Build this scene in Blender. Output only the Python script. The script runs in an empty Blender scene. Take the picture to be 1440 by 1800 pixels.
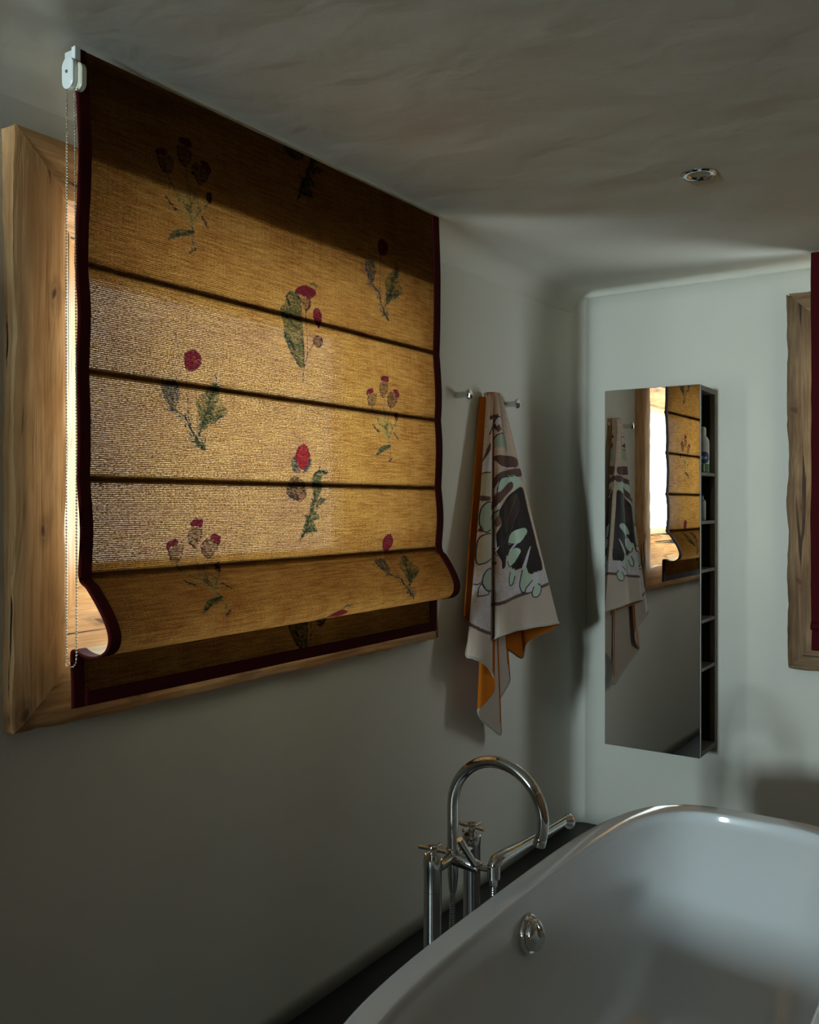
import bpy, bmesh, math, random
import numpy as np
from mathutils import Vector, Matrix, noise as mnoise

S = bpy.context.scene
COL = S.collection
PI = math.pi
R = random.Random(7)

# ------------------------------------------------------------------ camera
ROOM_Y = 3.887          # back wall
ROOM_X = 3.4            # right wall
FRONT_Y = -4.5          # wall behind the camera
CEIL = 2.41
cam_d = bpy.data.cameras.new('camera')
cam_d.sensor_fit = 'HORIZONTAL'; cam_d.sensor_width = 36.0
cam_d.lens = 36.0 * 1604 / 1440
cam_d.shift_y = -15 / 1440
cam_d.clip_start = 0.02
cam = bpy.data.objects.new('camera', cam_d); COL.objects.link(cam)
cam.location = (1.705, 0.0, 1.45)
cam.rotation_euler = (PI / 2, 0, math.radians(33.95))
S.camera = cam

# ------------------------------------------------------------------ sky, light, exposure
world = bpy.data.worlds.new('overcast_sky'); S.world = world
world.use_nodes = True
bgn = world.node_tree.nodes['Background']
bgn.inputs[0].default_value = (0.90, 0.96, 1.0, 1)
bgn.inputs[1].default_value = 18.0
S.view_settings.view_transform = 'Standard'
S.view_settings.look = 'None'
S.view_settings.exposure = 0.0
S.view_settings.gamma = 1.0
S.view_settings.use_curve_mapping = False
S.cycles.max_bounces = 10
S.cycles.diffuse_bounces = 5
S.cycles.transparent_max_bounces = 16
S.cycles.sample_clamp_indirect = 6.0
S.cycles.caustics_reflective = False
S.cycles.caustics_refractive = False
S.cycles.use_denoising = True

def area(name, loc, rot, sx, sy, power, col, portal=False):
    d = bpy.data.lights.new(name, 'AREA'); d.shape = 'RECTANGLE'
    d.size = sx; d.size_y = sy; d.energy = power; d.color = col
    d.cycles.is_portal = portal
    o = bpy.data.objects.new(name, d); COL.objects.link(o)
    o.location = loc; o.rotation_euler = rot
    return o
# bright daylight at the far window behind the camera
area('far_window_daylight', (0.53, -4.78, 1.66), (PI / 2, 0, 0), 0.38, 0.62, 57, (0.80, 0.94, 1.0)).data.spread = math.radians(75)
# sky portals at the two windows in view
area('window_portal_left', (-0.26, 1.86, 1.60), (0, -PI / 2, 0), 1.0, 1.3, 1, (1, 1, 1), True)
area('window_portal_back', (1.65, ROOM_Y + 0.26, 1.53), (-PI / 2, 0, 0), 1.3, 1.3, 1, (1, 1, 1), True)

# ------------------------------------------------------------------ node helpers
def new_mat(name):
    m = bpy.data.materials.new(name); m.use_nodes = True
    nt = m.node_tree; nt.nodes.clear()
    out = nt.nodes.new('ShaderNodeOutputMaterial')
    return m, nt, out
def N(nt, t, **kw):
    n = nt.nodes.new('ShaderNode' + t)
    for k, v in kw.items():
        if k in n.inputs.keys(): n.inputs[k].default_value = v
        else: setattr(n, k, v)
    return n
def L(nt, a, b): nt.links.new(a, b)
def rgb(r, g, b):
    f = lambda c: (c / 255 / 12.92) if c / 255 <= .04045 else ((c / 255 + .055) / 1.055) ** 2.4
    return (f(r), f(g), f(b), 1)
def principled(name, col, rough=.5, metal=0.0, spec=.5, bump=None, coat=0.0, var=None):
    """bump = (scale, strength, distance); var = (scale, second colour)"""
    m, nt, out = new_mat(name)
    p = N(nt, 'BsdfPrincipled')
    p.inputs['Base Color'].default_value = col
    p.inputs['Roughness'].default_value = rough
    p.inputs['Metallic'].default_value = metal
    p.inputs['Specular IOR Level'].default_value = spec
    p.inputs['Coat Weight'].default_value = coat
    L(nt, p.outputs[0], out.inputs[0])
    tc = N(nt, 'TexCoord')
    if var:
        nz = N(nt, 'TexNoise', Scale=var[0], Detail=5.0)
        L(nt, tc.outputs['Object'], nz.inputs['Vector'])
        mx = N(nt, 'Mix', data_type='RGBA')
        mx.inputs[6].default_value = col; mx.inputs[7].default_value = var[1]
        L(nt, nz.outputs[0], mx.inputs[0]); L(nt, mx.outputs[2], p.inputs['Base Color'])
    if bump:
        nz = N(nt, 'TexNoise', Scale=bump[0], Detail=6.0, Roughness=.55)
        L(nt, tc.outputs['Object'], nz.inputs['Vector'])
        b = N(nt, 'Bump', Strength=bump[1], Distance=bump[2])
        L(nt, nz.outputs[0], b.inputs['Height']); L(nt, b.outputs[0], p.inputs['Normal'])
    return m

M = {}
def plaster(name, trowel):
    m, nt, out = new_mat(name)
    p = N(nt, 'BsdfPrincipled', Roughness=.75)
    p.inputs['Specular IOR Level'].default_value = .25
    L(nt, p.outputs[0], out.inputs[0])
    tc = N(nt, 'TexCoord')
    n1 = N(nt, 'TexNoise', Scale=2.5, Detail=4.0); L(nt, tc.outputs['Object'], n1.inputs['Vector'])
    mx = N(nt, 'Mix', data_type='RGBA')
    mx.inputs[6].default_value = (.67, .65, .585, 1); mx.inputs[7].default_value = (.62, .60, .53, 1)
    L(nt, n1.outputs[0], mx.inputs[0]); L(nt, mx.outputs[2], p.inputs['Base Color'])
    n2 = N(nt, 'TexNoise', Scale=180.0, Detail=3.0); L(nt, tc.outputs['Object'], n2.inputs['Vector'])
    b1 = N(nt, 'Bump', Strength=.25, Distance=.0006); L(nt, n2.outputs[0], b1.inputs['Height'])
    n3 = N(nt, 'TexNoise', Scale=7.0, Detail=3.0, Roughness=.45, Distortion=.4)
    L(nt, tc.outputs['Object'], n3.inputs['Vector'])
    b2 = N(nt, 'Bump', Strength=trowel, Distance=.02); L(nt, n3.outputs[0], b2.inputs['Height'])
    L(nt, b1.outputs[0], b2.inputs['Normal']); L(nt, b2.outputs[0], p.inputs['Normal'])
    return m
M['wall'] = plaster('white_lime_plaster', .05)
M['ceiling'] = plaster('trowelled_ceiling_plaster', .18)
M['floor'] = principled('dark_slate_floor', (.006, .006, .006, 1), .45, bump=(30, .2, .002), var=(6, (.010, .009, .008, 1)))
M['chrome'] = principled('polished_chrome', (.62, .62, .62, 1), .05, 1.0)
M['hose'] = principled('chromed_metal_hose', (.55, .55, .55, 1), .22, 1.0)
M['tub'] = principled('white_acrylic', (.65, .675, .70, 1), .10, 0, .55, coat=.3)
M['mirror'] = principled('mirror_glass', (.80, .80, .78, 1), .008, 1.0)
M['carcass'] = principled('dark_stained_oak', (.030, .021, .015, 1), .55, bump=(90, .2, .001), var=(14, (.045, .032, .022, 1)))
M['carcass_edge'] = principled('greyish_oak_edge', (.10, .080, .062, 1), .6, var=(30, (.13, .105, .08, 1)))
M['white_plastic'] = principled('white_plastic', (.78, .80, .78, 1), .35)
M['grey_plastic'] = principled('dark_grey_plastic', (.12, .12, .12, 1), .4)
M['clear_plastic'] = principled('pale_translucent_plastic', (.62, .60, .48, 1), .3)
M['bead'] = principled('nickel_beads', (.60, .52, .40, 1), .22, .8)
M['batten'] = principled('dark_batten_wood', (.05, .03, .015, 1), .7)
M['rail'] = principled('white_painted_rail', (.70, .70, .68, 1), .5)
M['sash'] = principled('white_painted_sash', (.80, .80, .76, 1), .4)
M['black'] = principled('matt_black', (.01, .01, .01, 1), .6)
M['can_white'] = principled('white_satin_aluminium', (.62, .66, .70, 1), .3)
M['can_blue'] = principled('blue_print', (.015, .07, .25, 1), .35)
M['can_green'] = principled('green_print', (.02, .16, .05, 1), .35)
M['can_print'] = principled('pale_print', (.65, .72, .80, 1), .4)
M['lotion'] = principled('grey_bottle_plastic', (.30, .33, .36, 1), .4)
M['lamp_glass'] = principled('dull_lamp_glass', (.5, .5, .48, 1), .15)

def pane_mat():
    m, nt, out = new_mat('window_glass')
    tr = N(nt, 'BsdfTransparent'); tr.inputs[0].default_value = (.93, .97, .96, 1)
    gl = N(nt, 'BsdfGlossy', Roughness=.02)
    lw = N(nt, 'LayerWeight', Blend=.5); pw = N(nt, 'Math', operation='POWER'); pw.inputs[1].default_value = 5.0
    fr = N(nt, 'Math', operation='MULTIPLY_ADD'); fr.inputs[1].default_value = .8; fr.inputs[2].default_value = .04
    L(nt, lw.outputs['Facing'], pw.inputs[0]); L(nt, pw.outputs[0], fr.inputs[0])
    mx = N(nt, 'MixShader')
    L(nt, fr.outputs[0], mx.inputs[0]); L(nt, tr.outputs[0], mx.inputs[1]); L(nt, gl.outputs[0], mx.inputs[2])
    L(nt, mx.outputs[0], out.inputs[0]); return m
M['pane'] = pane_mat()

def wood(name, dark, mid, light, worn):
    """old timber; reads the vertex attribute 'grain' (metres, x along the grain)"""
    m, nt, out = new_mat(name)
    p = N(nt, 'BsdfPrincipled', Roughness=.62); p.inputs['Specular IOR Level'].default_value = .25
    L(nt, p.outputs[0], out.inputs[0])
    at = N(nt, 'Attribute', attribute_name='grain')
    def noise(sc, scale, detail, dist=0.0, rough=.5):
        mp = N(nt, 'Mapping'); mp.inputs['Scale'].default_value = sc
        L(nt, at.outputs['Vector'], mp.inputs['Vector'])
        n = N(nt, 'TexNoise', Scale=scale, Detail=detail, Distortion=dist, Roughness=rough)
        L(nt, mp.outputs[0], n.inputs['Vector']); return n
    def ramp(src, stops):
        r = N(nt, 'ValToRGB'); cr = r.color_ramp
        cr.elements[0].position, cr.elements[0].color = stops[0]
        cr.elements[1].position, cr.elements[1].color = stops[-1]
        for s in stops[1:-1]:
            e = cr.elements.new(s[0]); e.color = s[1]
        L(nt, src, r.inputs[0]); return r
    big = noise((1.2, 9, 9), 1.6, 4, .8)           # flame figure
    rings = N(nt, 'Math', operation='MULTIPLY'); rings.inputs[1].default_value = 9.0
    L(nt, big.outputs[0], rings.inputs[0])
    sn = N(nt, 'Math', operation='SINE'); 
    m2 = N(nt, 'Math', operation='MULTIPLY'); m2.inputs[1].default_value = 5.0
    L(nt, rings.outputs[0], m2.inputs[0]); L(nt, m2.outputs[0], sn.inputs[0])
    fine = noise((3.5, 90, 90), 1.0, 4, .25, .5)  # fine fibres
    mixf = N(nt, 'Math', operation='MULTIPLY_ADD'); mixf.inputs[1].default_value = .07
    L(nt, sn.outputs[0], mixf.inputs[0]); L(nt, fine.outputs[0], mixf.inputs[2])
    base = ramp(mixf.outputs[0], [(.22, dark), (.50, mid), (.80, light)])
    patch = noise((1.6, 4, 4), 2.2, 3, .4)
    pr = ramp(patch.outputs[0], [(.38, (0, 0, 0, 1)), (.62, (1, 1, 1, 1))])
    mx = N(nt, 'Mix', data_type='RGBA'); mx.blend_type = 'MULTIPLY'
    mx.inputs[7].default_value = worn
    inv = N(nt, 'Math', operation='SUBTRACT'); inv.inputs[0].default_value = 1.0
    L(nt, pr.outputs[0], inv.inputs[1]); L(nt, inv.outputs[0], mx.inputs[0]); L(nt, base.outputs[0], mx.inputs[6])
    # long dark checks along the grain, wormholes
    crack = noise((3.0, 55, 55), .55, 2, .6)
    cr = ramp(crack.outputs[0], [(.33, (1, 1, 1, 1)), (.36, (0, 0, 0, 1))])
    mx2 = N(nt, 'Mix', data_type='RGBA'); mx2.inputs[7].default_value = (.025, .014, .007, 1)
    L(nt, cr.outputs[0], mx2.inputs[0]); L(nt, mx.outputs[2], mx2.inputs[6])
    # knots: sparse cells
    kd = noise((9, 22, 22), 1.0, 3)
    kw = N(nt, 'MixRGB'); kw.blend_type = 'LINEAR_LIGHT'; kw.inputs[0].default_value = .035
    L(nt, at.outputs['Vector'], kw.inputs[1]); L(nt, kd.outputs['Color'], kw.inputs[2])
    mp = N(nt, 'Mapping'); mp.inputs['Scale'].default_value = (2.9, 6.3, 0); L(nt, kw.outputs[0], mp.inputs['Vector'])
    vo = N(nt, 'TexVoronoi', Scale=1.0, voronoi_dimensions='2D'); L(nt, mp.outputs[0], vo.inputs['Vector'])
    kr = ramp(vo.outputs['Distance'], [(.02, (.95, .95, .95, 1)), (.045, (.55, .55, .55, 1)), (.060, (.25, .25, .25, 1)), (.075, (.45, .45, .45, 1)), (.15, (0, 0, 0, 1))])
    mx3 = N(nt, 'Mix', data_type='RGBA'); mx3.inputs[7].default_value = (.07, .03, .012, 1)
    L(nt, kr.outputs[0], mx3.inputs[0]); L(nt, mx2.outputs[2], mx3.inputs[6])
    # slanting drying cracks
    mpd = N(nt, 'Mapping'); mpd.inputs['Rotation'].default_value = (0, 0, .62); mpd.inputs['Scale'].default_value = (5, 60, 0); L(nt, at.outputs['Vector'], mpd.inputs['Vector'])
    nd = N(nt, 'TexNoise', Scale=.5, Detail=2.0, Distortion=.5); L(nt, mpd.outputs[0], nd.inputs['Vector'])
    dr = ramp(nd.outputs[0], [(.280, (.8, .8, .8, 1)), (.310, (0, 0, 0, 1))])
    mx4 = N(nt, 'Mix', data_type='RGBA'); mx4.inputs[7].default_value = (.10, .05, .022, 1)
    L(nt, dr.outputs[0], mx4.inputs[0]); L(nt, mx3.outputs[2], mx4.inputs[6]); L(nt, mx4.outputs[2], p.inputs['Base Color'])
    crs = N(nt, 'Math', operation='ADD'); L(nt, cr.outputs[0], crs.inputs[0]); L(nt, dr.outputs[0], crs.inputs[1])
    hs = N(nt, 'Math', operation='MULTIPLY_ADD'); hs.inputs[1].default_value = -1.4
    L(nt, crs.outputs[0], hs.inputs[0]); L(nt, mixf.outputs[0], hs.inputs[2])
    b = N(nt, 'Bump', Strength=.55, Distance=.004)
    L(nt, hs.outputs[0], b.inputs['Height']); L(nt, b.outputs[0], p.inputs['Normal'])
    return m
M['wood'] = wood('old_spruce', (.36, .195, .085, 1), (.54, .325, .155, 1), (.64, .42, .22, 1), (.76, .66, .56, 1))
M['wood_grey'] = wood('weathered_larch', (.10, .058, .028, 1), (.175, .108, .056, 1), (.24, .155, .085, 1), (.70, .62, .55, 1))

# woven blind cloth: vertex colour 'print' (rgb + ink cover), attribute 'cloth' (metres on the flat cloth)
def cloth_mat(name, warp, open_amt, weft):
    m, nt, out = new_mat(name)
    at = N(nt, 'Attribute', attribute_name='cloth')
    pr = N(nt, 'Attribute', attribute_name='print')
    sep = N(nt, 'SeparateXYZ'); L(nt, at.outputs['Vector'], sep.inputs[0])
    def noise(sc, scale, detail, rough=.5):
        mp = N(nt, 'Mapping'); mp.inputs['Scale'].default_value = sc; L(nt, at.outputs['Vector'], mp.inputs['Vector'])
        n = N(nt, 'TexNoise', Scale=scale, Detail=detail, Roughness=rough); L(nt, mp.outputs[0], n.inputs['Vector']); return n
    # weft threads: period 4.6 mm, wandering a little
    wob = noise((3, 30, 1), 1.0, 2)
    a = N(nt, 'Math', operation='MULTIPLY_ADD'); a.inputs[1].default_value = 2 * PI / weft
    ph = N(nt, 'Math', operation='MULTIPLY'); ph.inputs[1].default_value = 7.0
    L(nt, wob.outputs[0], ph.inputs[0])
    L(nt, sep.outputs[1], a.inputs[0]); L(nt, ph.outputs[0], a.inputs[2])
    s1 = N(nt, 'Math', operation='SINE'); L(nt, a.outputs[0], s1.inputs[0])
    dash = noise((170, 280, 1), 1.0, 2, .6)           # slubs along the weft
    dash2 = noise((330, 480, 1), 1.0, 1)
    slub = noise((14, 170, 1), 1.0, 3, .6)
    tone = noise((7, 11, 1), 1.0, 4, .65)            # slow drift of the dye
    warpn = noise((170, 5, 1), 1.0, 3, .6)
    # gap mask = high part of the wave x dashes
    g = N(nt, 'Math', operation='MULTIPLY_ADD'); g.inputs[1].default_value = .20; L(nt, s1.outputs[0], g.inputs[0])
    L(nt, dash.outputs[0], g.inputs[2])
    g2 = N(nt, 'Math', operation='MULTIPLY_ADD'); g2.inputs[1].default_value = .55; L(nt, dash2.outputs[0], g2.inputs[0]); L(nt, g.outputs[0], g2.inputs[2])
    gap = N(nt, 'MapRange'); gap.interpolation_type = 'SMOOTHSTEP'
    gap.inputs[1].default_value = .76; gap.inputs[2].default_value = 1.04
    L(nt, g2.outputs[0], gap.inputs[0])
    # thread colour
    cr = N(nt, 'ValToRGB'); cr.color_ramp.elements[0].position = .42; cr.color_ramp.elements[0].color = warp[0]
    cr.color_ramp.elements[1].position = .78; cr.color_ramp.elements[1].color = warp[1]
    sm = N(nt, 'Math', operation='MULTIPLY_ADD'); sm.inputs[1].default_value = .62; L(nt, slub.outputs[0], sm.inputs[0])
    wm = N(nt, 'Math', operation='MULTIPLY'); wm.inputs[1].default_value = .20; L(nt, warpn.outputs[0], wm.inputs[0]); tm = N(nt, 'Math', operation='MULTIPLY_ADD'); tm.inputs[1].default_value = .42; L(nt, tone.outputs[0], tm.inputs[0]); L(nt, wm.outputs[0], tm.inputs[2]); L(nt, tm.outputs[0], sm.inputs[2])
    L(nt, sm.outputs[0], cr.inputs[0])
    ink = N(nt, 'Mix', data_type='RGBA')
    L(nt, pr.outputs['Alpha'], ink.inputs[0]); L(nt, cr.outputs[0], ink.inputs[6]); L(nt, pr.outputs['Color'], ink.inputs[7])
    # thin places let more light through (wave), threads darker
    tk = N(nt, 'MapRange'); tk.inputs[1].default_value = .40; tk.inputs[2].default_value = 1.06
    tk.inputs[3].default_value = -.04; tk.inputs[4].default_value = .80
    L(nt, g2.outputs[0], tk.inputs[0])
    trc = N(nt, 'Mix', data_type='RGBA'); trc.blend_type = 'MULTIPLY'; trc.inputs[0].default_value = 1.0
    L(nt, ink.outputs[2], trc.inputs[6])
    cmb = N(nt, 'CombineColor'); [L(nt, tk.outputs[0], cmb.inputs[i]) for i in range(3)]
    L(nt, cmb.outputs[0], trc.inputs[7])
    df = N(nt, 'BsdfDiffuse'); tl = N(nt, 'BsdfTranslucent'); tp = N(nt, 'BsdfTransparent')
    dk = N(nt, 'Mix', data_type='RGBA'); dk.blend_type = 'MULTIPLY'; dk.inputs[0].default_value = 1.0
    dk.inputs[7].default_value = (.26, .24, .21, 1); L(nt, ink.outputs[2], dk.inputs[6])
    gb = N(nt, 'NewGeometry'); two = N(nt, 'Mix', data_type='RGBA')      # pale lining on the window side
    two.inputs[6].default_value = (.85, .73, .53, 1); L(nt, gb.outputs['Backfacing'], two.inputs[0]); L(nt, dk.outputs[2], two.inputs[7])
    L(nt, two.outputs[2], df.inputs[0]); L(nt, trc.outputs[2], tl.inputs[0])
    mx = N(nt, 'MixShader'); mx.inputs[0].default_value = .30
    L(nt, df.outputs[0], mx.inputs[1]); L(nt, tl.outputs[0], mx.inputs[2])
    tpi = N(nt, 'Mix', data_type='RGBA'); tpi.inputs[6].default_value = (1, .95, .9, 1)
    L(nt, pr.outputs['Alpha'], tpi.inputs[0]); L(nt, pr.outputs['Color'], tpi.inputs[7]); L(nt, tpi.outputs[2], tp.inputs[0])
    om = N(nt, 'Math', operation='MULTIPLY'); om.inputs[1].default_value = open_amt; L(nt, gap.outputs[0], om.inputs[0])
    mx2 = N(nt, 'MixShader'); L(nt, om.outputs[0], mx2.inputs[0]); L(nt, mx.outputs[0], mx2.inputs[1]); L(nt, tp.outputs[0], mx2.inputs[2])
    bp = N(nt, 'Bump', Strength=.35, Distance=.001); L(nt, g2.outputs[0], bp.inputs['Height']); bp.invert = True
    L(nt, bp.outputs[0], df.inputs['Normal'])
    L(nt, mx2.outputs[0], out.inputs[0])
    return m
M['linen'] = cloth_mat('woven_ochre_linen', [(.21, .070, .014, 1), (.47, .25, .062, 1)], .02, .0041)
M['panel'] = principled('dark_larch_panelling', (.30, .165, .075, 1), .6, var=(3, (.36, .21, .10, 1)))
def lining_mat():
    m, nt, out = new_mat('cotton_lining')
    d = N(nt, 'BsdfDiffuse'); d.inputs[0].default_value = (.45, .38, .27, 1)
    t = N(nt, 'BsdfTranslucent'); t.inputs[0].default_value = (.50, .40, .26, 1)
    mx = N(nt, 'MixShader'); mx.inputs[0].default_value = .28
    L(nt, d.outputs[0], mx.inputs[1]); L(nt, t.outputs[0], mx.inputs[2]); L(nt, mx.outputs[0], out.inputs[0]); return m
M['lining'] = lining_mat()
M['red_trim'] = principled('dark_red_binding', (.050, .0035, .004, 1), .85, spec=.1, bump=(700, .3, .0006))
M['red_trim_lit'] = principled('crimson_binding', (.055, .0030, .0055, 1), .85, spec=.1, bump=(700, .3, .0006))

def towel_mat():
    m, nt, out = new_mat('printed_terry')
    p = N(nt, 'BsdfPrincipled', Roughness=.95); p.inputs['Specular IOR Level'].default_value = .05
    p.inputs['Sheen Weight'].default_value = .15
    L(nt, p.outputs[0], out.inputs[0])
    pr = N(nt, 'Attribute', attribute_name='print'); L(nt, pr.outputs['Color'], p.inputs['Base Color'])
    tc = N(nt, 'TexCoord'); nz = N(nt, 'TexNoise', Scale=420.0, Detail=2.0); L(nt, tc.outputs['Object'], nz.inputs['Vector'])
    b = N(nt, 'Bump', Strength=.6, Distance=.002); L(nt, nz.outputs[0], b.inputs['Height']); L(nt, b.outputs[0], p.inputs['Normal'])
    return m
M['towel'] = towel_mat()
M['towel_inside'] = principled('orange_terry', (.42, .115, .010, 1), .95, spec=.05, bump=(420, .6, .002))
M['towel_hem'] = principled('beige_hem', (.42, .38, .32, 1), .95, spec=.05, bump=(420, .5, .002))

# ------------------------------------------------------------------ mesh helpers
def link(name, verts, faces, mat, parent=None, smooth=True, fix=True):
    me = bpy.data.meshes.new(name)
    me.from_pydata([tuple(v) for v in verts], [], [tuple(f) for f in faces])
    if fix:
        bm = bmesh.new(); bm.from_mesh(me); bmesh.ops.recalc_face_normals(bm, faces=bm.faces); bm.to_mesh(me); bm.free()
    me.update()
    if smooth: me.shade_smooth()
    for mm in (mat if isinstance(mat, (list, tuple)) else [mat]): me.materials.append(mm)
    o = bpy.data.objects.new(name, me); COL.objects.link(o)
    if parent is not None:
        o.parent = parent; o.matrix_parent_inverse = parent.matrix_basis.inverted()
    return o
def thing(name, loc, label=None, cat=None, group=None, kind=None):
    o = bpy.data.objects.new(name, None); COL.objects.link(o); o.location = loc
    o.empty_display_size = .05
    tag(o, label, cat, group, kind); return o
def tag(o, label=None, cat=None, group=None, kind=None):
    for k, v in (('label', label), ('category', cat), ('group', group), ('kind', kind)):
        if v: o[k] = v
    return o
def auto_smooth(o, ang=40):
    me = o.data
    bm = bmesh.new(); bm.from_mesh(me)
    for e in bm.edges:
        if len(e.link_faces) == 2 and e.calc_face_angle(0) > math.radians(ang): e.smooth = False
    bm.to_mesh(me); bm.free(); return o
def box(name, lo, hi, mat, parent=None, bevel=.002, seg=2):
    x0, y0, z0 = lo; x1, y1, z1 = hi
    bm = bmesh.new()
    vs = [bm.verts.new(p) for p in [(x0,y0,z0),(x1,y0,z0),(x1,y1,z0),(x0,y1,z0),(x0,y0,z1),(x1,y0,z1),(x1,y1,z1),(x0,y1,z1)]]
    for f in [(0,3,2,1),(4,5,6,7),(0,1,5,4),(1,2,6,5),(2,3,7,6),(3,0,4,7)]: bm.faces.new([vs[i] for i in f])
    if bevel: bmesh.ops.bevel(bm, geom=list(bm.edges), offset=bevel, segments=seg, affect='EDGES', profile=.6)
    me = bpy.data.meshes.new(name); bm.to_mesh(me); bm.free(); me.materials.append(mat)
    o = bpy.data.objects.new(name, me); COL.objects.link(o)
    if parent is not None:
        o.parent = parent; o.matrix_parent_inverse = parent.matrix_basis.inverted()
    return o
def frames(path):
    P = [Vector(p) for p in path]; n = len(P); T = []
    for i in range(n):
        a = P[max(i - 1, 0)]; b = P[min(i + 1, n - 1)]; T.append((b - a).normalized())
    up = Vector((0, 0, 1)) if abs(T[0].z) < .9 else Vector((1, 0, 0))
    nrm = (up - T[0] * up.dot(T[0])).normalized(); out = []
    for i in range(n):
        nrm = (nrm - T[i] * nrm.dot(T[i])).normalized()
        out.append((P[i], nrm, T[i].cross(nrm)))
    return out
def tube_geo(path, radii, seg=16, cap=True, squash=1.0):
    V, F = [], []
    fr = frames(path)
    for i, (p, a, b) in enumerate(fr):
        r = radii[i] if isinstance(radii, (list, tuple)) else radii
        for k in range(seg):
            t = 2 * PI * k / seg
            V.append(p + a * (r * math.cos(t)) + b * (r * squash * math.sin(t)))
    n = len(path)
    for i in range(n - 1):
        for k in range(seg):
            k2 = (k + 1) % seg
            F.append((i*seg+k, i*seg+k2, (i+1)*seg+k2, (i+1)*seg+k))
    if cap:
        F.append(tuple(range(seg - 1, -1, -1))); F.append(tuple((n-1)*seg + k for k in range(seg)))
    return V, F
def merge(*geos):
    V, F = [], []
    for v, f in geos:
        o = len(V); V += list(v); F += [tuple(i + o for i in q) for q in f]
    return V, F
def tube(name, path, radii, mat, parent=None, seg=16, cap=True, squash=1.0):
    V, F = tube_geo(path, radii, seg, cap, squash)
    return auto_smooth(link(name, V, F, mat, parent))
def spline(pts, n, closed=False):
    P = [Vector(p) for p in pts]; m = len(P); out = []
    segs = m if closed else m - 1
    for s in range(segs):
        g = lambda i: P[i % m] if closed else P[min(max(i, 0), m - 1)]
        p0, p1, p2, p3 = g(s-1), g(s), g(s+1), g(s+2)
        for k in range(n):
            t = k / n; t2 = t*t; t3 = t2*t
            out.append(.5*((2*p1) + (p2-p0)*t + (2*p0-5*p1+4*p2-p3)*t2 + (3*p1-p0-3*p2+p3)*t3))
    if not closed: out.append(P[-1].copy())
    return out
def rev_geo(prof, centre, axis, seg=32):
    """prof = [(radius, distance along the axis)]"""
    ax = Vector(axis).normalized(); c = Vector(centre)
    u = Vector((0, 0, 1)) if abs(ax.z) < .9 else Vector((1, 0, 0))
    a = (u - ax * u.dot(ax)).normalized(); b = ax.cross(a)
    V, F = [], []
    for r, h in prof:
        for k in range(seg):
            t = 2*PI*k/seg; V.append(c + ax*h + a*(r*math.cos(t)) + b*(r*math.sin(t)))
    n = len(prof)
    for i in range(n-1):
        for k in range(seg):
            k2 = (k+1) % seg; F.append((i*seg+k, i*seg+k2, (i+1)*seg+k2, (i+1)*seg+k))
    if prof[0][0] > 1e-6: F.append(tuple(range(seg-1, -1, -1)))
    if prof[-1][0] > 1e-6: F.append(tuple((n-1)*seg+k for k in range(seg)))
    return V, F
def lathe(name, prof, centre, axis, mat, parent=None, seg=32, ang=35):
    V, F = rev_geo([(max(r, 1e-5), h) for r, h in prof], centre, axis, seg)
    return auto_smooth(link(name, V, F, mat, parent), ang)
def grid_faces(nr, nc, flip=False):
    i = np.arange((nr-1)*(nc-1)); r = i // (nc-1); c = i % (nc-1)
    q = np.stack([r*nc+c, r*nc+c+1, (r+1)*nc+c+1, (r+1)*nc+c], 1)
    return q[:, ::-1] if flip else q
def grid_obj(name, V, mat, parent=None, flip=False, keep=None):
    """V: (nr, nc, 3) numpy array, made with foreach_set (quick for big grids)"""
    nr, nc = V.shape[:2]
    q = grid_faces(nr, nc, flip)
    if keep is not None: q = q[keep.ravel()]
    me = bpy.data.meshes.new(name)
    me.vertices.add(nr*nc); me.vertices.foreach_set('co', V.reshape(-1).astype(np.float32))
    me.loops.add(q.size); me.loops.foreach_set('vertex_index', q.reshape(-1).astype(np.int32))
    me.polygons.add(len(q))
    me.polygons.foreach_set('loop_start', (np.arange(len(q))*4).astype(np.int32))
    me.polygons.foreach_set('loop_total', np.full(len(q), 4, np.int32))
    me.update(calc_edges=True); me.validate()
    me.shade_smooth()
    for mm in (mat if isinstance(mat, (list, tuple)) else [mat]): me.materials.append(mm)
    o = bpy.data.objects.new(name, me); COL.objects.link(o)
    if parent is not None:
        o.parent = parent; o.matrix_parent_inverse = parent.matrix_basis.inverted()
    return o
def vec_attr(o, name, A):
    a = o.data.attributes.new(name, 'FLOAT_VECTOR', 'POINT')
    a.data.foreach_set('vector', np.ascontiguousarray(A, np.float32).reshape(-1))
def col_attr(o, name, A):
    a = o.data.attributes.new(name, 'FLOAT_COLOR', 'POINT')
    a.data.foreach_set('color', np.ascontiguousarray(A, np.float32).reshape(-1))
def vnoise(X, Y, seed=0):
    """smooth value noise in numpy, about 0..1"""
    xi = np.floor(X).astype(np.int64); yi = np.floor(Y).astype(np.int64)
    fx = X - xi; fy = Y - yi; fx = fx*fx*(3-2*fx); fy = fy*fy*(3-2*fy)
    def h(a, b):
        n = (a*374761393 + b*668265263 + seed*974711) & 0x7fffffff
        n = ((n ^ (n >> 13)) * 1274126177) & 0x7fffffff
        return ((n ^ (n >> 16)) & 0xffff) / 65535.0
    return (h(xi,yi)*(1-fx)+h(xi+1,yi)*fx)*(1-fy) + (h(xi,yi+1)*(1-fx)+h(xi+1,yi+1)*fx)*fy
def arange_with(a, b, step, extra=()):
    v = set(np.round(np.linspace(a, b, int(round((b-a)/step))+1), 5).tolist())
    for e in extra:
        v = {t for t in v if abs(t-e) > step*.35}; v.add(e)
    v |= {a, b}
    return np.array(sorted(v))

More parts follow.
